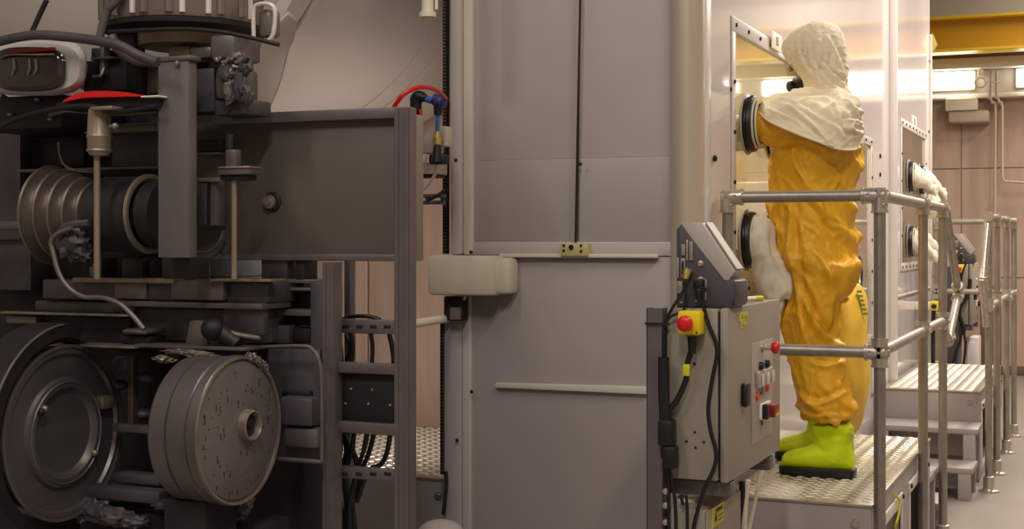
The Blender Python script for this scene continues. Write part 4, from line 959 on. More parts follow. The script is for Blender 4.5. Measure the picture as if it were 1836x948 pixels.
# cape
def hp(px, py, Y): return W(px, py, Y=Y)
hem = [hp(1364, 206, 5.80), hp(1357, 198, 5.58), hp(1382, 219, 5.44), hp(1430, 240, 5.44), hp(1470, 255, 5.44), hp(1503, 267, 5.47), hp(1530, 268, 5.56), hp(1543, 262, 5.72), hp(1540, 258, 5.92), hp(1500, 255, 6.03), hp(1440, 235, 6.06), hp(1395, 215, 6.03), hp(1366, 203, 5.95)]
mid = [hp(1372, 194, 5.80), hp(1364, 184, 5.62), hp(1382, 194, 5.48), hp(1432, 212, 5.47), hp(1472, 220, 5.465), hp(1508, 226, 5.49), hp(1533, 226, 5.58), hp(1542, 222, 5.73), hp(1540, 220, 5.9), hp(1500, 220, 6.0), hp(1440, 210, 6.03), hp(1395, 198, 6.0), hp(1375, 190, 5.92)]
sho = [hp(1396, 176, 5.79), hp(1382, 171, 5.68), hp(1404, 169, 5.57), hp(1440, 178, 5.53), hp(1475, 186, 5.52), hp(1508, 190, 5.54), hp(1531, 187, 5.62), hp(1540, 182, 5.74), hp(1535, 184, 5.88), hp(1500, 188, 5.97), hp(1445, 180, 5.98), hp(1415, 172, 5.93), hp(1392, 172, 5.86)]
nk2 = [hp(1428, 166, 5.78), hp(1430, 163, 5.72), hp(1440, 161, 5.68), hp(1456, 161, 5.655), hp(1478, 163, 5.65), hp(1500, 166, 5.66), hp(1516, 167, 5.69), hp(1524, 166, 5.76), hp(1518, 167, 5.84), hp(1495, 166, 5.87), hp(1460, 162, 5.87), hp(1440, 162, 5.86), hp(1430, 164, 5.83)]
nk = [hp(1440, 150, 5.78), hp(1441, 149, 5.73), hp(1447, 148, 5.70), hp(1459, 147, 5.68), hp(1478, 147, 5.675), hp(1496, 148, 5.68), hp(1508, 149, 5.71), hp(1513, 149, 5.76), hp(1509, 149, 5.82), hp(1492, 149, 5.84), hp(1462, 148, 5.85), hp(1447, 148, 5.84), hp(1441, 149, 5.81)]
cp = MB(); cp.rings(loftrings([nk, nk2, sho, mid, hem], 20, 16), False, False); bmesh.ops.recalc_face_normals(cp.bm, faces=cp.bm.faces[:]); cp.bm.normal_update()
mv = []
for v in cp.bm.verts:
    p = v.co; q = p+noise.noise_vector(p*4)*.07
    d1 = Vector(((q.x*.7+q.z*.7)*9.5, q.y*8, (q.z*.7-q.x*.7)*3.4))
    f = (rid(d1)-.35)*.020+(rid(Vector((q.x*11+3, q.y*9, q.z*16)))-.35)*.009+(rid(q*26)-.3)*.0035
    mv.append((v, v.normal*(f*.7+(.75*crease_at(CAPE, p) if p.y < BY-.03 else 0))))
for v, d in mv: v.co += d
co_ = cp.build('cape', 'hood_cloth', pr, 80); s1_ = co_.modifiers.new('c', 'SOLIDIFY'); s1_.thickness = .006; s1_.offset = 0
hl = loftrings([mid, hem], 2, 16)[-1]
MB().tube(hl+[hl[0]], .0045, 6).build('cape_hem', 'hood_cloth', pr)
# boots
def boot(Yc, dx, topz, name='boot'):
    # heel / toe positions along X at this Y
    hx_, tx_ = dx
    L = hx_-tx_
    R = []
    base = PZ+.03
    prof = [(0.0, .034, .05), (.04, .048, .12), (.16, .054, .15), (.30, .054, .140), (.42, .054, .118), (.55, .056, .098), (.68, .058, .082), (.82, .058, .070), (.93, .050, .058), (.985, .034, .042), (1.0, .012, .022)]
    for f, hw, hh in prof:
        x = hx_-L*f; c = Vector((x, Yc, base+hh*.5-.004))
        R.append([c+Vector((0, hw*math.cos(t), (hh*.5+.004)*math.sin(t))) for t in [i*math.pi/5 for i in range(10)]])
    b = MB(); b.rings(loftrings(R, 4, 3))
    sh_ = []
    w0 = .138
    for z_, rx, ry, ox in ((base+.03, .066, .05, .070), (base+.09, .078, .056, .080), (base+.12, .078, .057, .080), (base+.17, .084, .066, .084), (topz, .080, .070, .084), (topz+.01, .05, .05, .072)):
        sh_.append([Vector((hx_-ox+rx*math.cos(t), Yc+ry*math.sin(t), z_)) for t in [i*math.pi/5 for i in range(10)]])
    b.rings(loftrings(sh_, 5, 3))
    r = b.build('t', 'boot_lime'); m1 = r.modifiers.new('r', 'REMESH'); m1.mode = 'VOXEL'; m1.voxel_size = .006; m2 = r.modifiers.new('s', 'SMOOTH'); m2.iterations = 5
    dg = bpy.context.evaluated_depsgraph_get(); mm = bpy.data.meshes.new_from_object(r.evaluated_get(dg)); bpy.data.objects.remove(r)
    nn = [v.normal.copy() for v in mm.vertices]
    for i, v in enumerate(mm.vertices):
        p = v.co.copy(); k = min(1, max(0, (p.z-base-.08)*14))
        v.co = p+nn[i]*((rid(Vector((p.x*22, p.y*22, p.z*9)))-.35)*.006*k+.004*k*math.sin(p.z*120+noise.noise(p*14)*4)*math.exp(-((p.z-base-.13)/.03)**2)+(rid(p*30)-.3)*.0015)
    mm.polygons.foreach_set('use_smooth', [True]*len(mm.polygons)); mm.materials.clear(); mm.materials.append(MATS['boot_lime'])
    o = link(name, mm, pr)
    so = MB(); pts = []
    for f, hw, hh in prof: pts.append(Vector((hx_+.004-(L+.012)*f, Yc-hw*1.06-.002, 0)))
    for f, hw, hh in prof[::-1]: pts.append(Vector((hx_+.004-(L+.012)*f, Yc+hw*1.06+.002, 0)))
    pts = [Vector((p.x, p.y, PZ+.003)) for p in pts]
    so.prism(pts, (0, 0, .034), .004); so.build('sole', 'black_rubber', o)
    return o
a = W(1532, 840, Y=5.60); b_ = W(1402, 840, Y=5.60); boot(5.60, (a.x, b_.x), W(1490, 762, Y=5.6).z)
a = W(1482, 812, Y=5.97); b2 = W(1394, 812, Y=5.97); boot(5.97, (b2.x+.285, b2.x), W(1470, 748, Y=5.97).z)
# hands inside the glove sleeves, seen only through the window
for yy in (PU.y, PU.y+.42):
    hb_ = MB(); bx0 = XF-.05
    hb_.tube([(XF+.02, yy, AZ-.01), (XF-.12, yy+.01, AZ-.03), (XF-.26, yy+.02, AZ-.05)], [.06, .05, .038], 14, 4)
    hb_.tube([(XF-.25, yy+.02, AZ-.05), (XF-.30, yy+.02, AZ-.055), (XF-.345, yy+.02, AZ-.06)], [.036, .042, .038], 12, 3)
    for i in range(4):
        y_ = yy-.012+.022*i; l_ = (.065, .075, .07, .055)[i]
        hb_.tube([(XF-.335, y_, AZ-.055), (XF-.335-l_*.5, y_, AZ-.062), (XF-.335-l_*.85, y_, AZ-.085), (XF-.335-l_, y_, AZ-.105)], [.012, .011, .010, .008], 10, 3)
    hb_.tube([(XF-.27, yy-.01, AZ-.055), (XF-.31, yy-.04, AZ-.07), (XF-.34, yy-.05, AZ-.085)], [.015, .013, .010], 10, 3)
    hb_.build('gloved_hand', 'glove_white', pr)
# ================================================================ STEEL VESSEL behind
vs = thing('steel_vessel', 'large polished steel vessel lying overhead at the back left', 'tank', (-3.55, 5.2, 2.2))
VX, VZ, VR = -3.62, 2.98, 1.0
MB().lathe((VX, 4.45, VZ), (0, 1, 0), [(-.32, .05), (-.30, .35), (-.22, .65), (-.10, .88), (0, VR-.02), (0, VR+.03), (.05, VR+.03), (.05, VR), (1.85, VR)], 96).build('shell', 'vessel_steel', vs, 30)
MB().lathe((VX, 4.62, VZ), (0, 1, 0), [(0, VR+.001), (0, VR+.014), (.03, VR+.014), (.03, VR+.001)], 96, False).build('weld_band', 'vessel_steel', vs)
for yy in (5.62, 5.78):
    MB().lathe((VX, yy, VZ), (0, 1, 0), [(0, VR+.001), (0, VR+.004), (.04, VR+.004), (.04, VR+.001)], 96, False).build('strap', 'vessel_steel', vs)
for yy in (4.9, 6.0):
    MB().box(-4.55, -4.45, yy-.04, yy+.04, 0, 2.75).build('support_leg', 'machine_dark', vs)
    MB().box(-4.5, -3.0, yy-.05, yy+.05, 3.9, 4.02).build('hanger_beam', 'machine_dark', vs)
    MB().box(-3.66, -3.58, yy-.04, yy+.04, 4.0, 4.9).build('hanger', 'machine_dark', vs)
# white hanging pipe stub
pp = thing('pipe_stub', 'white flanged pipe stub hanging at the top edge beside the door', 'pipe', tuple(W(767, 28, Y=4.4)))
q = W(767, 28, Y=4.4)
MB().lathe(q, (0, 0, 1), [(-.008, .02), (-.006, .030), (.012, .030), (.014, .022), (2.6-.0, .022)], 24).build('pipe', 'white_paint', pp)
MB().tube([q+Vector((.034, 0, .02)), q+Vector((.034, 0, 2.5))], .006, 8).build('side_rod', 'white_paint', pp)
# ================================================================ RACK WITH GREY PANEL
YR = 3.6
rk = thing('equipment_rack', 'grey strut frame with dark flat panel box and black plate, left of the glovebox', 'rack', (-2.2, YR, 0))
def pb(par, name, x0, y0, x1, y1, Y, d, m, bev=.003, label=None): return MB().pbox(x0, y0, x1, y1, Y, d, bev).build(name, m, par, label=label)
pb(rk, 'panel_face', 349, 214, 707, 466, YR, .05, 'panel_taupe')
pa_, pb_ = W(385, 210, Y=YR-.02), W(735, 210, Y=YR-.02)
z1 = W(720, 193, Y=YR).z
MB().box(W(384, 210, Y=YR-.02).x, pb_.x, YR-.03, YR+.02, z1-.032, z1, .003).build('top_rail', 'strut_grey', rk)
pb(rk, 'bottom_rail', 349, 455, 712, 467, YR-.012, .03, 'strut_grey')
def channel(par, x0, x1, y0, y1, Y, nm='post', m='strut_grey', zb=None):
    a = W(x0, (y0+y1)/2, Y=Y); b = W(x1, (y0+y1)/2, Y=Y); zt = W((x0+x1)/2, y0, Y=Y).z; z0 = 0 if zb is None else zb; w_ = b.x-a.x
    return MB().box(a.x, b.x, Y, Y+.004, z0, zt).box(a.x, a.x+.004, Y+.004, Y+.04, z0, zt).box(b.x-.004, b.x, Y+.004, Y+.04, z0, zt).box(a.x+.003, a.x+w_*.28, Y-.003, Y, z0, zt).box(b.x-w_*.28, b.x-.003, Y-.003, Y, z0, zt).build(nm, m, par)
channel(rk, 707, 735, 193, 900, YR-.045); channel(rk, 578, 601, 470, 900, YR-.045)
a = W(737, 320, Y=YR); MB().box(a.x-.002, a.x+.016, YR-.0, YR+.05, W(740, 467, Y=YR).z, W(740, 205, Y=YR).z, .003).build('side_plate', 'plate_beige', rk)
kn = W(489, 362, Y=YR)
gn = MB().lathe(kn, (0, -1, 0), [(0, .030), (.006, .030), (.010, .026), (.010, .020)], 24).build('dial_ring', 'machine_black', rk)
MB().lathe(kn+Vector((-.004, -.008, 0)), (0, -1, 0), [(0, .022), (.012, .020), (.014, .012), (.02, .010), (.02, .004)], 20).build('dial_cap', 'lit_worn_edge', gn)
pb(rk, 'cross_rail', 601, 651, 708, 670, YR-.03, .03, 'strut_grey'); pb(rk, 'cross_rail', 601, 758, 708, 778, YR-.03, .03, 'strut_grey')
bp2 = pb(rk, 'black_plate', 601, 668, 708, 760, YR-.005, .02, 'machine_black', label='black mounting plate with six bright screws')
for (x, y) in ((630, 697), (668, 698), (620, 723), (661, 724), (700, 726)):
    MB().lathe(W(x, y, Y=YR-.005), (0, -1, 0), [(0, .0045), (.004, .004), (.005, .002)], 10).build('screw', 'lit_worn_edge', bp2)
def perf(x0, y0, x1, y1, Y):
    o = pb(rk, 'slotted_strut', x0, y0, x1, y1, Y, .03, 'strut_grey'); n = 4
    for i in range(n):
        xx = x0+(x1-x0)*(i+.5)/n; ym = (y0+y1)/2; q = W(xx, ym, Y=Y)
        MB().box(q.x-.011, q.x+.011, Y-.0012, Y+.002, q.z-.005, q.z+.005, .0005).build('slot', 'machine_black', o)
perf(607, 573, 707, 598, YR+.02); perf(605, 839, 708, 860, YR+.0)
# cables of the rack
def rcab(lab, pts, r, Y): return tag(MB().tube([W(x, y, Y=Y) for x, y in pts], r, 8, 6).build('cable', 'cable_black'), lab, 'cable', 'black cables in the equipment rack')
YC = YR+.07
LBS = ['black rack cable dropping from the upper strut at the middle, behind the black plate', 'black rack cable hanging closest to the right rack post', 'black rack cable hugging the left rack post', 'second black rack cable from the left rack post', 'third black rack cable from the left rack post', 'black rack cable crossing the others near the left rack post', 'black rack cable below the black plate, left of the middle', 'black rack cable below the black plate, right of the middle', 'short black rack cable bending left below the black plate']
rcab('black cable looping flat over the upper slotted strut', [(606, 580), (625, 568), (660, 567), (682, 573)], .006, YC)
for i, pts in enumerate(([(664, 590), (668, 620), (667, 650), (666, 700), (655, 790), (645, 830), (628, 900), (626, 1000)], [(696, 590), (703, 620), (706, 650), (706, 700), (698, 790), (685, 830), (660, 845), (640, 900)],
                         [(608, 575), (606, 620), (612, 650), (614, 720), (610, 800), (606, 870), (612, 930), (610, 1010)], [(620, 600), (628, 625), (620, 660), (624, 740), (622, 800), (612, 850), (620, 900), (616, 1010)],
                         [(628, 590), (632, 620), (630, 660), (636, 740), (632, 800), (618, 860), (634, 920), (640, 1010)], [(604, 590), (611, 640), (606, 700), (610, 760), (640, 830), (632, 880), (628, 940), (632, 1010)],
                         [(660, 770), (655, 800), (643, 835), (636, 870), (630, 930), (632, 1010)], [(672, 770), (662, 810), (648, 845), (642, 880), (622, 930), (618, 1010)],
                         [(616, 770), (622, 810), (618, 850), (606, 890), (603, 950), (606, 1010)])):
    rcab(LBS[i], pts, .0065+.0012*(i % 3), YC+.018*(i % 4)+.03*(i//4))
# thin grey post and white bar behind
q0_ = W(617, 500, Y=4.3); q1_ = W(628, 500, Y=4.3); tag(MB().box(q0_.x, q1_.x, 4.3, 4.34, 0, 1.8, .003).build('back_post', 'strut_grey'), 'thin grey post behind the rack under the panel box', 'post')
bpo = bpy.data.objects['back_post']
bar = MB().tube([W(735, 581, Y=4.55), W(800, 571, Y=4.80)], .016, 14); tag(bar.build('white_bar', 'white_paint'), 'white round bar between the rack post and the door bracket', 'bar')
# ================================================================ AIR FITTINGS in the gap
af = thing('air_fitting', 'blue pipe with black elbow fittings above the rack in the gap', 'fitting', tuple(W(770, 190, Y=4.4)))
YA = 4.45
MB().tube([W(746, 210, Y=YA), W(746, 180, Y=YA), W(750, 174, Y=YA), W(760, 174, Y=YA)], [.020, .022, .024, .018], 14, 3).build('elbow', 'black_plastic', af)
for (x, y) in ((745, 178), (758, 175), (746, 198)): MB().ball(W(x, y, Y=YA), .021, .021, .016).build('collar', 'black_plastic', af)
MB().tube([W(758, 176, Y=YA), W(782, 182, Y=YA)], .012, 12).build('blue_tube', 'blue_pipe', af)
MB().tube([W(778, 178, Y=YA), W(798, 183, Y=YA)], .021, 14).build('tee', 'purple_blue', af); MB().ball(W(788, 182, Y=YA), .026).build('tee_body', 'purple_blue', af)
MB().tube([W(786, 180, Y=YA), W(785, 206, Y=YA)], [.018, .014], 14).build('elbow', 'black_plastic', af)
MB().tube([W(785, 206, Y=YA), W(784, 240, Y=YA)], .0075, 12).build('blue_tube', 'blue_pipe', af)
MB().lathe(W(784, 236, Y=YA), (0, 0, -1), [(0, .010), (.02, .012), (.022, .016), (.045, .016), (.05, .01)], 12).build('brass_coupling', 'brass', af)
MB().tube([W(784, 256, Y=YA), W(783, 290, Y=YA)], [.012, .020], 12).build('nozzle', 'black_plastic', af)
rv = thing('valve', 'black valve assembly on the trunking in the gap', 'valve', tuple(W(780, 285, Y=4.5)))
MB().pbox(768, 276, 795, 294, 4.5, .06, .008).build('body', 'black_plastic', rv)
MB().lathe(W(758, 284, Y=4.48), (0, -1, 0), [(0, .018), (.02, .018), (.022, .012)], 20).build('gauge', 'white_paint', rv)
MB().lathe(W(791, 285, Y=4.48), (0, -1, 0), [(0, .02), (.02, .018), (.026, .01)], 16).build('knob', 'black_plastic', rv)
tag(MB().tube([W(706, 192, Y=4.1), W(725, 168, Y=4.1), W(755, 156, Y=4.15), W(783, 162, Y=4.3), W(799, 176, Y=4.45)], .0075, 10, 6).build('air_hose', 'red_hose'), 'bright red air hose arching over the corner of the rack', 'hose')
MB().tube([W(754, 196, Y=YA-.02), W(756, 218, Y=YA-.02), W(755, 240, Y=YA-.02)], .006, 8, 4).build('red_tube', 'red_hose', af)
wbx = thing('pressure_box', 'white box with a red S behind the blue pipe in the gap', 'box', tuple(W(790, 240, Y=4.6)))
o_ = MB().pbox(785, 226, 799, 262, 4.58, .06, .004).build('case', 'nylon', wbx)
q = W(789, 256, Y=4.578); text_mesh('S1', .026, 'red_plastic', (q.x+.006, 4.578, q.z), (1, 0, 0), (0, 0, 1), parent=wbx)
gbx = tag(MB().pbox(753, 238, 780, 275, 4.6, .08, .008).build('grey_valve_box', 'console_light'), 'mottled grey box left of the blue pipe in the gap', 'box')
tr = thing('cable_trunking', 'horizontal grey trunking and rail across the plywood wall', 'trunking', (-2.7, 6.2, 1.7))
for (y0, y1, m, d, y_) in ((291, 312, 'console_light', .10, 4.66), (312, 318, 'machine_dark', .08, 4.67)):
    a = W(748, (y0+y1)/2, Y=y_); b_ = W(799, (y0+y1)/2, Y=y_); MB().box(a.x, b_.x-.04, y_, y_+d, W(780, y1, Y=y_).z, W(780, y0, Y=y_).z, .004).build('duct', m, tr)
for (y0, y1) in ((347, 354), (359, 366)):
    y_ = 4.7; a = W(748, (y0+y1)/2, Y=y_); b_ = W(799, (y0+y1)/2, Y=y_); MB().box(a.x-.3, b_.x-.02, y_, y_+.05, W(780, y1, Y=y_).z, W(780, y0, Y=y_).z, .003).build('rail', 'machine_light', tr)
for xx in (763, 790): MB().pbox(xx, 354, xx+3, 359, 4.69, .04).build('rung', 'machine_dark', tr)
tag(MB().tube([W(783, 294, Y=4.55), W(780, 312, Y=4.55), W(770, 328, Y=4.57), W(757, 342, Y=4.6)], .006, 8, 5).build('white_tube', 'label_white'), 'thin white tube curving down from the black valve', 'tube')
tag(MB().tube([W(766, 360, Y=4.62), W(785, 350, Y=4.62), W(800, 338, Y=4.64)], .006, 8, 4).build('thin_cable', 'cable_black'), 'thin black cable crossing the lower rail in the gap', 'cable')
# ================================================================ MACHINE at the far left
mc = thing('machine', 'dark steel machine body behind the drum and wheel at far left', 'machine', (-2.9, 3.7, 0))
def mb_(name, x0, y0, x1, y1, Y, d, m, bev=.004, par=None): return MB().pbox(x0, y0, x1, y1, Y, d, bev).build(name, m, par or mc)
a = W(-120, 700, Y=3.72); b_ = W(545, 700, Y=3.72)
MB().box(a.x, b_.x, 3.72, 3.95, 0, W(250, 500, Y=3.72).z, .01).build('casing', 'machine_dark', mc)
MB().box(a.x, W(345, 300, Y=3.72).x, 3.72, 4.15, W(250, 500, Y=3.72).z, W(150, 190, Y=3.72).z, .01).build('upper_casing', 'machine_dark', mc)
mb_('side_plate', -40, 240, 36, 430, 3.6, .1, 'machine_grey'); mb_('side_plate', -40, 400, 55, 520, 3.62, .09, 'machine_grey')
mb_('upper_plate', 200, 236, 283, 300, 3.62, .09, 'machine_grey'); mb_('upper_bar', 150, 222, 283, 238, 3.56, .1, 'machine_light'); mb_('upper_plate', 30, 245, 150, 300, 3.66, .05, 'machine_dark')
mb_('ledge', 30, 300, 283, 306, 3.56, .12, 'machine_light', .003)
# layered beams under the panel box
mb_('beam', 75, 503, 480, 540, 3.48, .16, 'machine_grey', .008); mb_('beam_lip', 130, 498, 310, 507, 3.44, .06, 'lit_worn_edge', .002); mb_('beam_lip', 376, 500, 486, 505, 3.43, .08, 'lit_worn_edge', .002)
mb_('beam_plate', 205, 507, 262, 536, 3.46, .03, 'machine_light'); mb_('beam_plate', 265, 507, 330, 538, 3.465, .03, 'machine_grey'); mb_('bracket_plate', 306, 502, 400, 538, 3.45, .03, 'machine_light', .006)
mb_('rail', 400, 500, 577, 507, 3.6, .1, 'machine_light', .002); mb_('rail', 470, 515, 562, 521, 3.6, .08, 'machine_light', .002); mb_('slot', 478, 521, 560, 553, 3.66, .04, 'machine_black'); mb_('rail', 472, 554, 562, 566, 3.6, .08, 'machine_light', .003)
mb_('end_plate', 556, 505, 578, 830, 3.58, .12, 'machine_grey'); mb_('slot', 480, 567, 560, 582, 3.66, .04, 'machine_black'); mb_('block', 470, 583, 518, 615, 3.6, .1, 'machine_grey'); mb_('block', 518, 588, 555, 614, 3.62, .08, 'machine_dark')
mb_('beam', 200, 541, 470, 552, 3.46, .16, 'machine_light', .003); mb_('beam', 62, 540, 240, 560, 3.5, .12, 'machine_grey', .006)
mb_('beam_lip', 0, 561, 228, 565, 3.44, .05, 'lit_worn_edge', .002); mb_('beam', -60, 565, 232, 615, 3.50, .12, 'machine_dark', .004); mb_('clip_plate', 10, 566, 64, 580, 3.46, .03, 'machine_light')
mb_('gearbox_plate', 235, 553, 472, 612, 3.52, .12, 'machine_grey', .006); mb_('gearbox_plate', 400, 546, 472, 600, 3.48, .03, 'machine_grey')
MB().prism([W(331, 618, Y=3.44), W(340, 574, Y=3.44), W(364, 574, Y=3.44), W(372, 618, Y=3.44)], (0, .06, 0), .004).build('wedge_block', 'machine_light', mc)
MB().tube([W(376, 588, Y=3.42), W(388, 590, Y=3.42), W(428, 618, Y=3.42)], [.028, .026, .022], 14, 3).build('link_rod', 'machine_dark', mc)
MB().ball(W(381, 590, Y=3.40), .034).build('rod_joint', 'machine_black', mc)
MB().tube([W(398, 586, Y=3.42), W(420, 598, Y=3.42), W(466, 606, Y=3.42)], .007, 8, 4).build('hose_line', 'lit_worn_edge', mc)
MB().pbox(217, 590, 262, 600, 3.40, .10, .01).build('switch_cover', 'machine_light', mc); MB().pbox(214, 601, 268, 618, 3.42, .08, .01).build('switch_body', 'machine_black', mc)
mb_('top_edge', 60, 618, 240, 622, 3.36, .1, 'lit_worn_edge', .002); mb_('top_edge', 240, 620, 440, 626, 3.38, .1, 'machine_light', .002)
# folded foil / tape remnants above the drum
for k, (x, y, l, h) in enumerate(((320, 630, .05, .008), (352, 634, .045, .010), (378, 641, .03, .009), (300, 642, .04, .012), (398, 650, .02, .008))):
    crumple(mc, 'crumpled_tape', W(x, y, Y=3.30), l, .03, h, 'lit_worn_edge' if k % 2 else 'machine_light', k+40, .4, 2.4, 3)
# vertical ribs between panel box and beam
for (x0, x1, m) in ((160, 182, 'machine_light'), (218, 255, 'machine_grey'), (268, 300, 'machine_dark'), (303, 336, 'machine_light'), (336, 350, 'cream_rod'), (468, 515, 'machine_grey'), (530, 545, 'machine_dark')):
    mb_('rib', x0, 462, x1, 503, 3.6, .08, m)
# bent frame tube right of the drum
q = [W(470, 622, Y=3.5), W(540, 620, Y=3.5), W(560, 626, Y=3.5), W(574, 655, Y=3.5), W(577, 720, Y=3.5), W(577, 828, Y=3.5)]
MB().tube(q, .006, 8, 4).build('frame_edge', 'machine_light', mc); MB().tube([W(577, 828, Y=3.5), W(496, 822, Y=3.5)], .007, 8).build('frame_edge', 'machine_light', mc)
mb_('guard_plate', 478, 625, 574, 824, 3.56, .03, 'machine_grey', .01); mb_('block', 500, 712, 560, 764, 3.50, .06, 'machine_grey', .012); mb_('block', 505, 766, 570, 804, 3.51, .05, 'machine_light', .015); mb_('slot', 505, 700, 555, 712, 3.54, .03, 'machine_black')
MB().lathe(W(566, 733, Y=3.55), (0, -1, 0), [(0, .014), (.03, .014), (.034, .008)], 12).build('shiny_bolt', 'galv_bright', mc)
# frame between wheel and drum
mb_('strut', 228, 640, 238, 770, 3.50, .03, 'bellows_brown', .004); mb_('cross_strut', 200, 762, 276, 776, 3.48, .04, 'machine_light', .004)
mb_('lower_bracket', 200, 850, 285, 868, 3.46, .06, 'machine_grey', .006); mb_('lower_bar', 120, 874, 285, 898, 3.40, .06, 'machine_grey', .01); mb_('shade_sheet', 214, 630, 290, 850, 3.66, .05, 'machine_black')  # includes a black sheet standing in for shade between wheel and drum
mb_('knob_block', 200, 640, 228, 668, 3.5, .05, 'machine_grey', .01)
for (x, y) in ((213, 690), (262, 677), (258, 742)): MB().ball(W(x, y, Y=3.55), .03, .03, .018).build('knuckle', 'machine_grey', mc)
mb_('foot_plate', 100, 905, 330, 1000, 3.45, .15, 'machine_dark', .01)
for k, (x, y, rx, rz) in enumerate(((135, 922, .05, .03), (170, 915, .06, .035), (205, 925, .06, .03), (240, 935, .05, .02), (400, 925, .05, .02), (428, 912, .035, .03), (438, 895, .025, .03), (300, 905, .06, .015))):
    crumple(mc, 'swarf_clump', W(x, y, Y=3.40), rx, .03, rz, 'machine_grey' if k % 2 else 'machine_light', k, .35, 2.2, 3)
mb_('rag_shelf', 250, 930, 470, 990, 3.42, .15, 'machine_dark', .01)
# flanged wheel (axis along X, face towards +X)
wc = W(115, 775, Y=3.30)
wh = thing('flanged_wheel', 'big dark flanged wheel with dished centre at far left', 'wheel', tuple(wc))
wd = wc.y*0
MB().lathe(wc, (1, 0, 0), [(-.10, .20), (-.10, .245), (-.02, .258), (0, .258), (.006, .250), (.006, .236), (-.004, .230), (-.004, .165), (.008, .160), (.012, .150), (.012, .135), (.004, .125), (-.003, .118), (-.006, .095), (-.002, .03), (-.002, .002)], 90).build('disc', 'drum_steel', wh)
MB().lathe(wc, (1, 0, 0), [(.001, .262), (.010, .262), (.010, .252), (.001, .252)], 90, False).build('rim', 'machine_light', wh)
MB().lathe(wc, (1, 0, 0), [(.010, .153), (.015, .150), (.010, .147)], 80, False).build('inner_ring', 'machine_light', wh)
for (x, y, m, r_) in ((72, 732, 'lit_worn_edge', .010), (66, 738, 'machine_black', .011), (162, 811, 'lit_worn_edge', .010)):
    q = W(x, y, X=wc.x+.0); MB().lathe(q, (1, 0, 0), [(-.01, r_), (.02, r_), (.026, r_*.5)], 12).build('stud', m, wh)
q = W(187, 720, X=wc.x+.0); MB().box(q.x-.01, q.x+.02, q.y-.03, q.y+.03, q.z-.02, q.z+.02, .005).build('square_lug', 'lit_worn_edge', wh)
def arc(R0, R1, t0, t1, x0, x1, c, n=40):
    b = MB(); bm = b.bm; L = []
    for i in range(n+1):
        t = math.radians(t0+(t1-t0)*i/n); L.append([bm.verts.new((c.x+x, c.y+R*math.cos(t), c.z+R*math.sin(t))) for x, R in ((x0, R0), (x1, R0), (x1, R1), (x0, R1))])
    for i in range(n):
        for j in range(4): bm.faces.new((L[i][j], L[i][(j+1) % 4], L[i+1][(j+1) % 4], L[i+1][j]))
    bm.faces.new(L[0]); bm.faces.new(L[-1][::-1]); return b
fd = thing('wheel_fender', 'curved dark fender arching over the flanged wheel', 'fender', (wc.x, wc.y, wc.z+.28))
arc(.285, .325, 80, 232, -.10, .02, wc).build('outer_band', 'machine_dark', fd); arc(.323, .327, 95, 165, .018, .024, wc).build('lit_worn_lip', 'lit_worn_edge', fd)  # the thin lip paints in the highlight along the fender
arc(.268, .283, 62, 232, -.06, -.01, wc).build('inner_band', 'machine_dark', fd)
q0 = W(120, 612, Y=3.3)
# drum
dc = W(430, 771, Y=3.28)
du = thing('drum', 'grey steel drum with pitted end plate and bright hub ring', 'drum', tuple(dc))
MB().lathe(dc, (1, 0, 0), [(-.165, .15), (-.165, .194), (-.155, .202), (-.105, .203), (-.103, .198), (-.096, .198), (-.094, .204), (-.04, .205), (-.036, .200), (-.030, .200), (-.028, .208), (-.004, .208), (0, .204), (0, .196), (-.006, .194), (-.006, .19)], 100).build('shell', 'drum_steel', du)
fcx = MB().lathe(dc, (1, 0, 0), [(-.012, .193), (-.003, .193), (-.001, .190), (-.001, .03), (-.001, .002)], 100).build('end_plate', 'drum_face', du)
MB().lathe(dc, (1, 0, 0), [(-.004, .2055), (.004, .2055), (.004, .1985), (-.004, .1985)], 100, False).build('rolled_edge', 'lit_worn_edge', du)
hubc = dc+Vector((0, .035, .01))
MB().lathe(hubc, (1, 0, 0), [(-.001, .046), (.022, .043), (.024, .039), (.018, .036), (-.0, .034)], 40, False).build('hub_ring', 'lit_worn_edge', du)
MB().lathe(hubc, (1, 0, 0), [(0, .034), (.006, .032), (.008, .012), (.02, .010), (.02, .002)], 24).build('hub', 'machine_dark', du)
pt_ = MB()
for k in range(110):
    a_ = random.uniform(0, 6.28); r_ = .182*math.sqrt(random.random())
    if r_ < .06: continue
    y_, z_ = r_*math.cos(a_), r_*math.sin(a_); s_ = random.uniform(.0012, .0032); h_ = s_*random.choice((1, 1, 2, 4))
    pt_.box(dc.x-.002, dc.x-.0004, dc.y+y_-s_*.7, dc.y+y_+s_*.7, dc.z+z_-h_, dc.z+z_+h_)
pt_.build('pits', 'pitting', fcx, kind='stuff')
for k in range(7):
    a_ = math.radians(52+k*4.2); crumple(du, 'weld_bead', dc+Vector((0, -.207*math.cos(a_)*-1, .207*math.sin(a_))), .010, .010, .012, 'machine_light', k, .6, 3)
MB().box(dc.x-.2, dc.x-.06, dc.y-.08, dc.y+.08, 0, dc.z-.19, .01).build('pedestal', 'machine_dark', du)
MB().box(wc.x-.09, wc.x-.02, wc.y-.1, wc.y+.1, 0, wc.z-.22, .01).build('pedestal', 'machine_dark', wh)
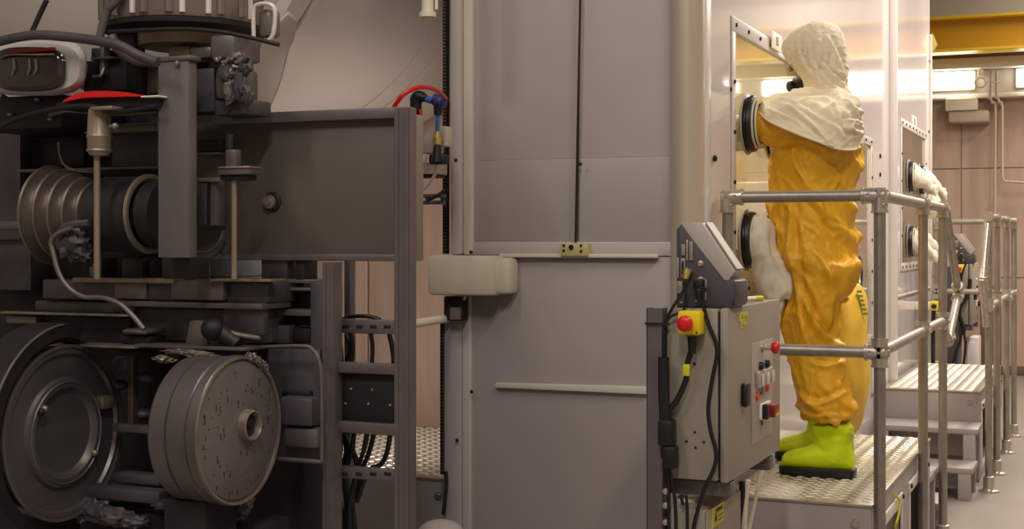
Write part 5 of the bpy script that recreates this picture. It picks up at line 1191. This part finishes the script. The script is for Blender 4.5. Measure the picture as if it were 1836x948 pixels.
# bellows coupling with cylinder
YBW = 3.38; ZBW = W(100, 385, Y=YBW).z
x0 = W(90, 385, Y=YBW).x; x1 = W(190, 385, Y=YBW).x; x2 = W(282, 385, Y=YBW).x
bl = thing('bellows', 'brown-grey ribbed bellows joined to a dark cylinder at left', 'bellows', (x0, YBW, ZBW))
pr_ = []; n = 5
for i in range(n):
    xa = (x1-x0)*i/n; w_ = (x1-x0)/n; r_ = .148-.013*i
    pr_ += [(xa, r_-.022), (xa+w_*.12, r_), (xa+w_*.42, r_), (xa+w_*.62, r_-.018), (xa+w_*.92, r_-.026)]
MB().lathe((x0, YBW, ZBW), (1, 0, 0), pr_, 60).build('ribbed_sleeve', 'bellows_brown', bl)
for i in range(n):
    r_ = .149-.013*i; xa = (x1-x0)*i/n+(x1-x0)/n*.12
    MB().lathe((x0+xa, YBW, ZBW), (1, 0, 0), [(0, r_), (.004, r_+.003), (.010, r_)], 60, False).build('rib_edge', 'machine_light', bl)
MB().lathe((x1, YBW, ZBW), (1, 0, 0), [(0, .10), (.002, .112), (x2-x1-.04, .112), (x2-x1-.04, .09)], 60).build('cylinder', 'machine_dark', bl)
fxx = W(266, 385, Y=YBW).x
MB().lathe((fxx, YBW, ZBW), (1, 0, 0), [(0, .112), (.0, .118), (.012, .118), (.012, .106), (.006, .098)], 60, False).build('flange_ring', 'lit_worn_edge', bl)
MB().lathe((fxx+.02, YBW, ZBW), (1, 0, 0), [(0, .098), (.05, .098), (.05, .09)], 60).build('bore_ring', 'machine_black', bl)
MB().lathe((fxx+.055, YBW, ZBW), (1, 0, 0), [(0, .092), (.014, .092), (.014, .080), (.0, .074)], 60, False).build('flange_ring', 'machine_light', bl)
MB().box(x0+.05, x1-.03, YBW+.05, 3.72, ZBW-.08, ZBW+.02, .01).build('mount', 'machine_dark', bl)
MB().pbox(-15, 395, 36, 412, 3.45, .05, .01).build('shaft_end', 'machine_light', bl)
# valve body with small pipe below the bellows
vb = thing('pump_casting', 'lumpy dark cast valve body below the bellows', 'casting', tuple(W(130, 430, Y=3.30)))
crumple(vb, 'lump', W(134, 436, Y=3.30), .055, .04, .05, 'machine_grey', 3); crumple(vb, 'lump', W(150, 458, Y=3.29), .04, .03, .03, 'machine_dark', 5)
MB().tube([W(105, 425, Y=3.26), W(120, 405, Y=3.25), W(160, 400, Y=3.26)], .012, 8, 4).build('casting', 'machine_grey', vb)
# square column
cl = thing('square_column', 'plain grey square column in front of the machine', 'column', tuple(W(315, 462, Y=3.24)))
MB().pbox(283, 108, 338, 462, 3.24, .04, .003).build('shaft', 'column_grey', cl); MB().pbox(280, 100, 342, 109, 3.235, .05, .004).build('cap', 'machine_light', cl)
MB().lathe(W(318, 114, Y=3.235), (0, -1, 0), [(0, .008), (.006, .008), (.008, .004)], 10).build('bolt', 'lit_worn_edge', cl)
MB().pbox(290, 462, 340, 500, 3.30, .1, .004).build('base', 'machine_dark', cl)
# pull rods
def rod(lab, x, y0, y1, Y, r, m='cream_rod'):
    t = thing('pull_rod', lab, 'rod', tuple(W(x, y1, Y=Y))); MB().cyl(W(x, y0, Y=Y), W(x, y1, Y=Y), r, n=14).build('rod', m, t); return t
t = rod('slender rod hanging from the tan cup at left', 174, 280, 500, 3.22, .0095)
c = W(178, 280, Y=3.22); ct = W(178, 196, Y=3.22)
cu_ = MB().lathe(c, (0, 0, 1), [(0, .014), (.002, .026), (.012, .033), (.05, .034), (.056, .037), (.062, .034), (.115, .032), (ct.z-c.z, .030)], 28).build('cup', 'cream_cup', t)
MB().lathe(c+Vector((0, 0, .012)), (0, 0, 1), [(0, .035), (.004, .037), (.008, .035)], 28, False).build('cup_ring', 'lit_worn_edge', t)
MB().lathe(W(205, 226, Y=3.2), (1, -.3, 0), [(-.02, .006), (0, .008), (.006, .010), (.012, .004)], 10).build('set_screw', 'lit_worn_edge', t)
MB().pbox(160, 190, 200, 197, 3.17, .08, .004).build('clamp_plate', 'lit_worn_edge', t)
t = rod('slender rod under the bright bracket in front of the panel box', 420, 322, 500, 3.36, .0085)
MB().pbox(391, 299, 447, 313, 3.33, .06, .003).build('bracket', 'machine_light', t); MB().pbox(391, 298, 447, 301, 3.325, .06, .001).build('bracket_edge', 'galv_bright', t)
MB().pbox(393, 313, 444, 323, 3.34, .05, .006).build('bracket_jaw', 'machine_dark', t); MB().pbox(404, 268, 422, 299, 3.36, .03, .003).build('upright', 'machine_light', t); MB().pbox(403, 240, 412, 300, 3.38, .02, .003).build('upright', 'machine_dark', t)
# parts on the panel box left end
lp_ = thing('latch_plate', 'dark latch plate with long slot left of the bright bracket', 'latch', tuple(W(370, 405, Y=3.5)))
MB().pbox(352, 320, 388, 405, 3.54, .05, .004).build('plate', 'machine_light', lp_); MB().pbox(356, 328, 371, 402, 3.53, .012, .002).build('slot_cover', 'machine_grey', lp_); MB().pbox(371, 330, 373, 403, 3.528, .012).build('slot', 'machine_black', lp_)
MB().pbox(352, 318, 396, 326, 3.525, .02, .003).build('top_edge', 'lit_worn_edge', lp_); MB().pbox(350, 250, 392, 272, 3.55, .045, .002).build('dark_slot', 'machine_black', lp_); MB().pbox(350, 273, 392, 277, 3.54, .05, .001).build('slot_edge', 'machine_light', lp_)
MB().tube([W(352, 452, Y=3.56), W(375, 450, Y=3.56), W(392, 435, Y=3.56), W(401, 415, Y=3.56)], .005, 8, 5).build('bent_wire', 'machine_light', lp_)
# upper vessel (vertical axis) with flange and hoses
uc = W(330, 56, Y=3.50)
uv = thing('motor_vessel', 'vertical ribbed steel motor vessel on its pale flange, top left', 'motor', tuple(uc))
MB().lathe(uc, (0, 0, 1), [(0, .215), (.012, .235), (.03, .238), (.45, .238), (.47, .2)], 64).build('shell', 'vessel_dark', uv)
for i in range(22):
    a_ = math.radians(180+i*9-10); p_ = uc+Vector((.238*math.cos(a_), .238*math.sin(a_), 0))
    if i % 3 != 1: MB().tube([p_+Vector((0, 0, .02)), p_+Vector((0, 0, .45))], .009 if i % 2 else .013, 8).build('rib', 'vessel_steel' if i % 2 else 'vessel_dark', uv)
MB().lathe(uc, (0, 0, 1), [(-.006, .225), (-.006, .245), (.008, .247), (.010, .225)], 64).build('base_ring', 'machine_black', uv)
MB().lathe(uc, (0, 0, 1), [(-.055, .11), (-.05, .135), (-.008, .138), (-.006, .10)], 56).build('flange', 'cream_cup', uv)
MB().pbox(300, 82, 340, 104, 3.40, .12, .01).build('neck', 'cream_cup', uv)
MB().pbox(340, 84, 378, 104, 3.38, .1, .006).build('neck_block', 'machine_light', uv)
MB().pbox(376, 62, 420, 106, 3.36, .14, .01).build('side_block', 'machine_light', uv)
MB().tube([W(455, 72, Y=3.42), W(455, 20, Y=3.42), W(463, 8, Y=3.42), W(484, 8, Y=3.42), W(493, 20, Y=3.42), W(490, 60, Y=3.42), W(480, 74, Y=3.42)], .0065, 8, 4).build('side_loop', 'vessel_steel', uv)
MB().pbox(462, 15, 488, 66, 3.44, .05, .012).build('side_plate', 'vessel_dark', uv)
cy = MB()
MB().pbox(350, 122, 384, 200, 3.40, .12, .006).build('lower_block', 'machine_grey', uv); MB().pbox(384, 120, 424, 178, 3.39, .12, .015).build('lower_block', 'machine_light', uv); MB().pbox(384, 178, 446, 206, 3.40, .12, .006).build('lower_block', 'machine_grey', uv)
for k, (x, y, rx, rz) in enumerate(((405, 128, .024, .03), (430, 150, .022, .05), (412, 165, .02, .035), (440, 118, .02, .03), (425, 105, .03, .02), (445, 170, .015, .03), (398, 108, .02, .015))):
    crumple(uv, 'cast_lump', W(x, y, Y=3.375), rx, .02, rz, 'machine_grey' if k % 2 else 'machine_light', k+20, .28, 1.8)
for k in range(5): MB().tube([W(380+k*13, 96+k, Y=3.37), W(388+k*12, 112, Y=3.36), W(402+k*11, 104, Y=3.36)], .006, 8, 4).build('small_pipe', 'lit_worn_edge' if k % 2 else 'machine_dark', uv)
MB().box(uc.x-.1, uc.x-.02, uc.y+.16, uc.y+.22, 1.9, uc.z, .01).build('support', 'machine_dark', uv)
MB().pbox(205, 60, 240, 110, 3.42, .06, .01).build('lug', 'machine_grey', uv)
# sheet-metal guard flap between vessel and tank
gp = MB()
gp.rings(loftrings([[W(430, 205, Y=3.9), W(445, 130, Y=3.85), W(470, 70, Y=3.8), W(515, 20, Y=3.85)], [W(455, 200, Y=3.95), W(475, 130, Y=3.92), W(500, 70, Y=3.9), W(530, 35, Y=3.92)], [W(480, 198, Y=4.0), W(500, 150, Y=4.0), W(515, 90, Y=4.0), W(525, 70, Y=4.0)]], 5, 6, False), False, False, False)
go = gp.build('metal_flap', 'vessel_steel'); md = go.modifiers.new('s', 'SOLIDIFY'); md.thickness = .006; tag(go, 'thin curved metal flap between the motor vessel and the large vessel', 'flap')
# hoses and cables at the top left
def hose(lab, pts, r, Y, m='machine_dark', nm='hose'):
    return tag(MB().tube([W(x, y, Y=Y) for x, y in pts], r, 12, 7).build(nm, m), lab, 'hose')
hose('dark grey hose running from the left edge over the white housing to the column', [(-40, 88), (0, 74), (60, 63), (120, 66), (180, 74), (215, 82), (250, 100), (283, 112)], .014, 3.16, 'machine_grey')
hose('brown-grey hose sagging from the vessel to the column top', [(200, 66), (215, 90), (245, 108), (285, 112), (300, 112)], .016, 3.26, 'machine_grey')
hose('thin black hose under the rim of the motor vessel', [(195, 57), (260, 54), (330, 52), (400, 58), (460, 70), (500, 80)], .006, 3.22, 'black_plastic')
hose('thin dark strap slanting at the top left corner', [(84, 0), (78, 12), (66, 38), (57, 58)], .008, 3.30, 'machine_dark', 'strap')
hose('dark hose curving up along the left side of the motor vessel', [(178, 72), (184, 45), (194, 18), (210, 0), (220, -30)], .012, 3.25, 'machine_light')
hose('pale thin pipe from the machine middle down to the switch cover', [(130, 408), (105, 418), (92, 432), (96, 455), (106, 490), (124, 516), (150, 532), (185, 534), (215, 545), (240, 568), (258, 590)], .0075, 3.22, 'machine_light', 'pipe')
hose('black cable arching from the left edge under the red strip', [(-30, 240), (0, 226), (50, 206), (110, 193), (160, 190), (210, 200), (283, 190)], .008, 3.20, 'black_plastic', 'cable')
hose('thin curved wire on the dark casing above the cylinder', [(105, 255), (107, 275), (116, 296), (140, 306), (172, 309)], .004, 3.5, 'lit_worn_edge', 'wire')
# white rounded housing with dark window
hz_ = thing('lamp_housing', 'white rounded housing with a dark oval window at the left edge', 'housing', tuple(W(60, 120, Y=3.3)))
def superring(cx_, cy_, rx, ry, Y, n=40, e=3.2):
    out = []
    for i in range(n):
        t = 2*math.pi*i/n; c = math.cos(t); s_ = math.sin(t)
        out.append(W(cx_+rx*math.copysign(abs(c)**(2/e), c), cy_-ry*math.copysign(abs(s_)**(2/e), s_), Y=Y))
    return out
MB().rings([superring(62, 120, 80, 42, 3.22), superring(62, 120, 91, 50, 3.24), superring(62, 120, 94, 52, 3.28), superring(62, 120, 94, 52, 3.44), superring(62, 120, 85, 45, 3.46)]).build('shell', 'housing_white', hz_, 50)
wv = MB().rings([superring(52, 124, 66, 40, 3.212), superring(52, 124, 62, 37, 3.206), superring(52, 124, 50, 28, 3.200)]).build('window', 'dark_glass', hz_, 50)
MB().pbox(14, 87, 96, 93, 3.192, .012, .002).build('red_strip', 'red_dark', wv)
MB().tube([W(0, 104, Y=3.196), W(20, 98, Y=3.192), W(60, 98, Y=3.19), W(97, 97, Y=3.192)], .0025, 6, 4).build('trim_line', 'lit_worn_edge', wv)
for x in (24, 52, 64): MB().tube([W(x, 106, Y=3.195), W(x+1, 122, Y=3.193), W(x-3, 134, Y=3.195)], .0022, 6, 4).build('slat_line', 'cream_rod', wv)
MB().box(W(40, 120, Y=3.46).x, W(80, 120, Y=3.46).x, 3.46, 3.73, W(60, 140, Y=3.46).z, W(60, 110, Y=3.46).z).build('mount', 'machine_dark', hz_)
# black block with clip, red strip
bk2 = thing('black_block', 'black angular block between the white housing and the column', 'block', tuple(W(200, 160, Y=3.4)))
MB().pbox(148, 107, 226, 164, 3.34, .2, .008).build('body', 'machine_black', bk2); MB().pbox(226, 105, 283, 170, 3.44, .15, .006).build('rear_block', 'bellows_brown', bk2)
MB().pbox(163, 86, 178, 108, 3.34, .08, .004).build('post', 'machine_dark', bk2); MB().pbox(178, 80, 186, 134, 3.32, .03, .003).build('clip', 'machine_light', bk2); MB().pbox(162, 102, 206, 106, 3.31, .05, .002).build('shelf', 'machine_grey', bk2)
MB().pbox(148, 113, 153, 130, 3.33, .02, .002).build('bright_edge', 'galv_bright', bk2); MB().tube([W(152, 132, Y=3.33), W(150, 148, Y=3.33), W(147, 160, Y=3.33)], .004, 6, 3).build('bright_edge', 'galv_bright', bk2)
MB().tube([W(168, 138, Y=3.32), W(180, 136, Y=3.31), W(186, 122, Y=3.32)], .006, 8, 4).build('lever', 'machine_light', bk2)
rb = MB(); up_ = [(112, 181), (130, 171), (155, 164), (190, 163), (225, 165), (252, 171)]; lo_ = [(112, 183), (130, 179), (155, 175), (190, 174), (225, 173), (252, 173)]
rs = thing('red_guard', 'curved bright red guard strip with white tip above a dark cover', 'guard', tuple(W(190, 175, Y=3.2)))
U = crspline([W(x, y, Y=3.20) for x, y in up_], 5); Lw = crspline([W(x, y, Y=3.20) for x, y in lo_], 5)
rb.rings([[u, u+Vector((0, .06, 0)), l+Vector((0, .06, 0)), l] for u, l in zip(U, Lw)]).build('strip', 'red_plastic', rs)
MB().pbox(252, 171, 284, 174, 3.20, .05, .001).build('white_tip', 'label_white', rs)
q = [W(x, y, Y=3.22) for x, y in ((100, 184), (160, 176), (284, 174), (284, 190), (200, 194), (150, 192), (100, 196))]
MB().prism(q, (0, .3, 0), .003).build('dark_cover', 'machine_black', rs)
MB().pbox(-40, 172, 110, 232, 3.40, .3, .01).build('side_cover', 'machine_black', rs)
for (x, y) in ((66, 178), (18, 205), (90, 213)): MB().ball(W(x, y, Y=3.39), .010, .008, .006, 8).build('bright_chip', 'lit_worn_edge', rs)
MB().tube([W(90, 206, Y=3.38), W(120, 198, Y=3.36), W(160, 200, Y=3.34), W(220, 203, Y=3.34), W(283, 200, Y=3.34)], .008, 8, 4).build('edge_tube', 'machine_light', rs)
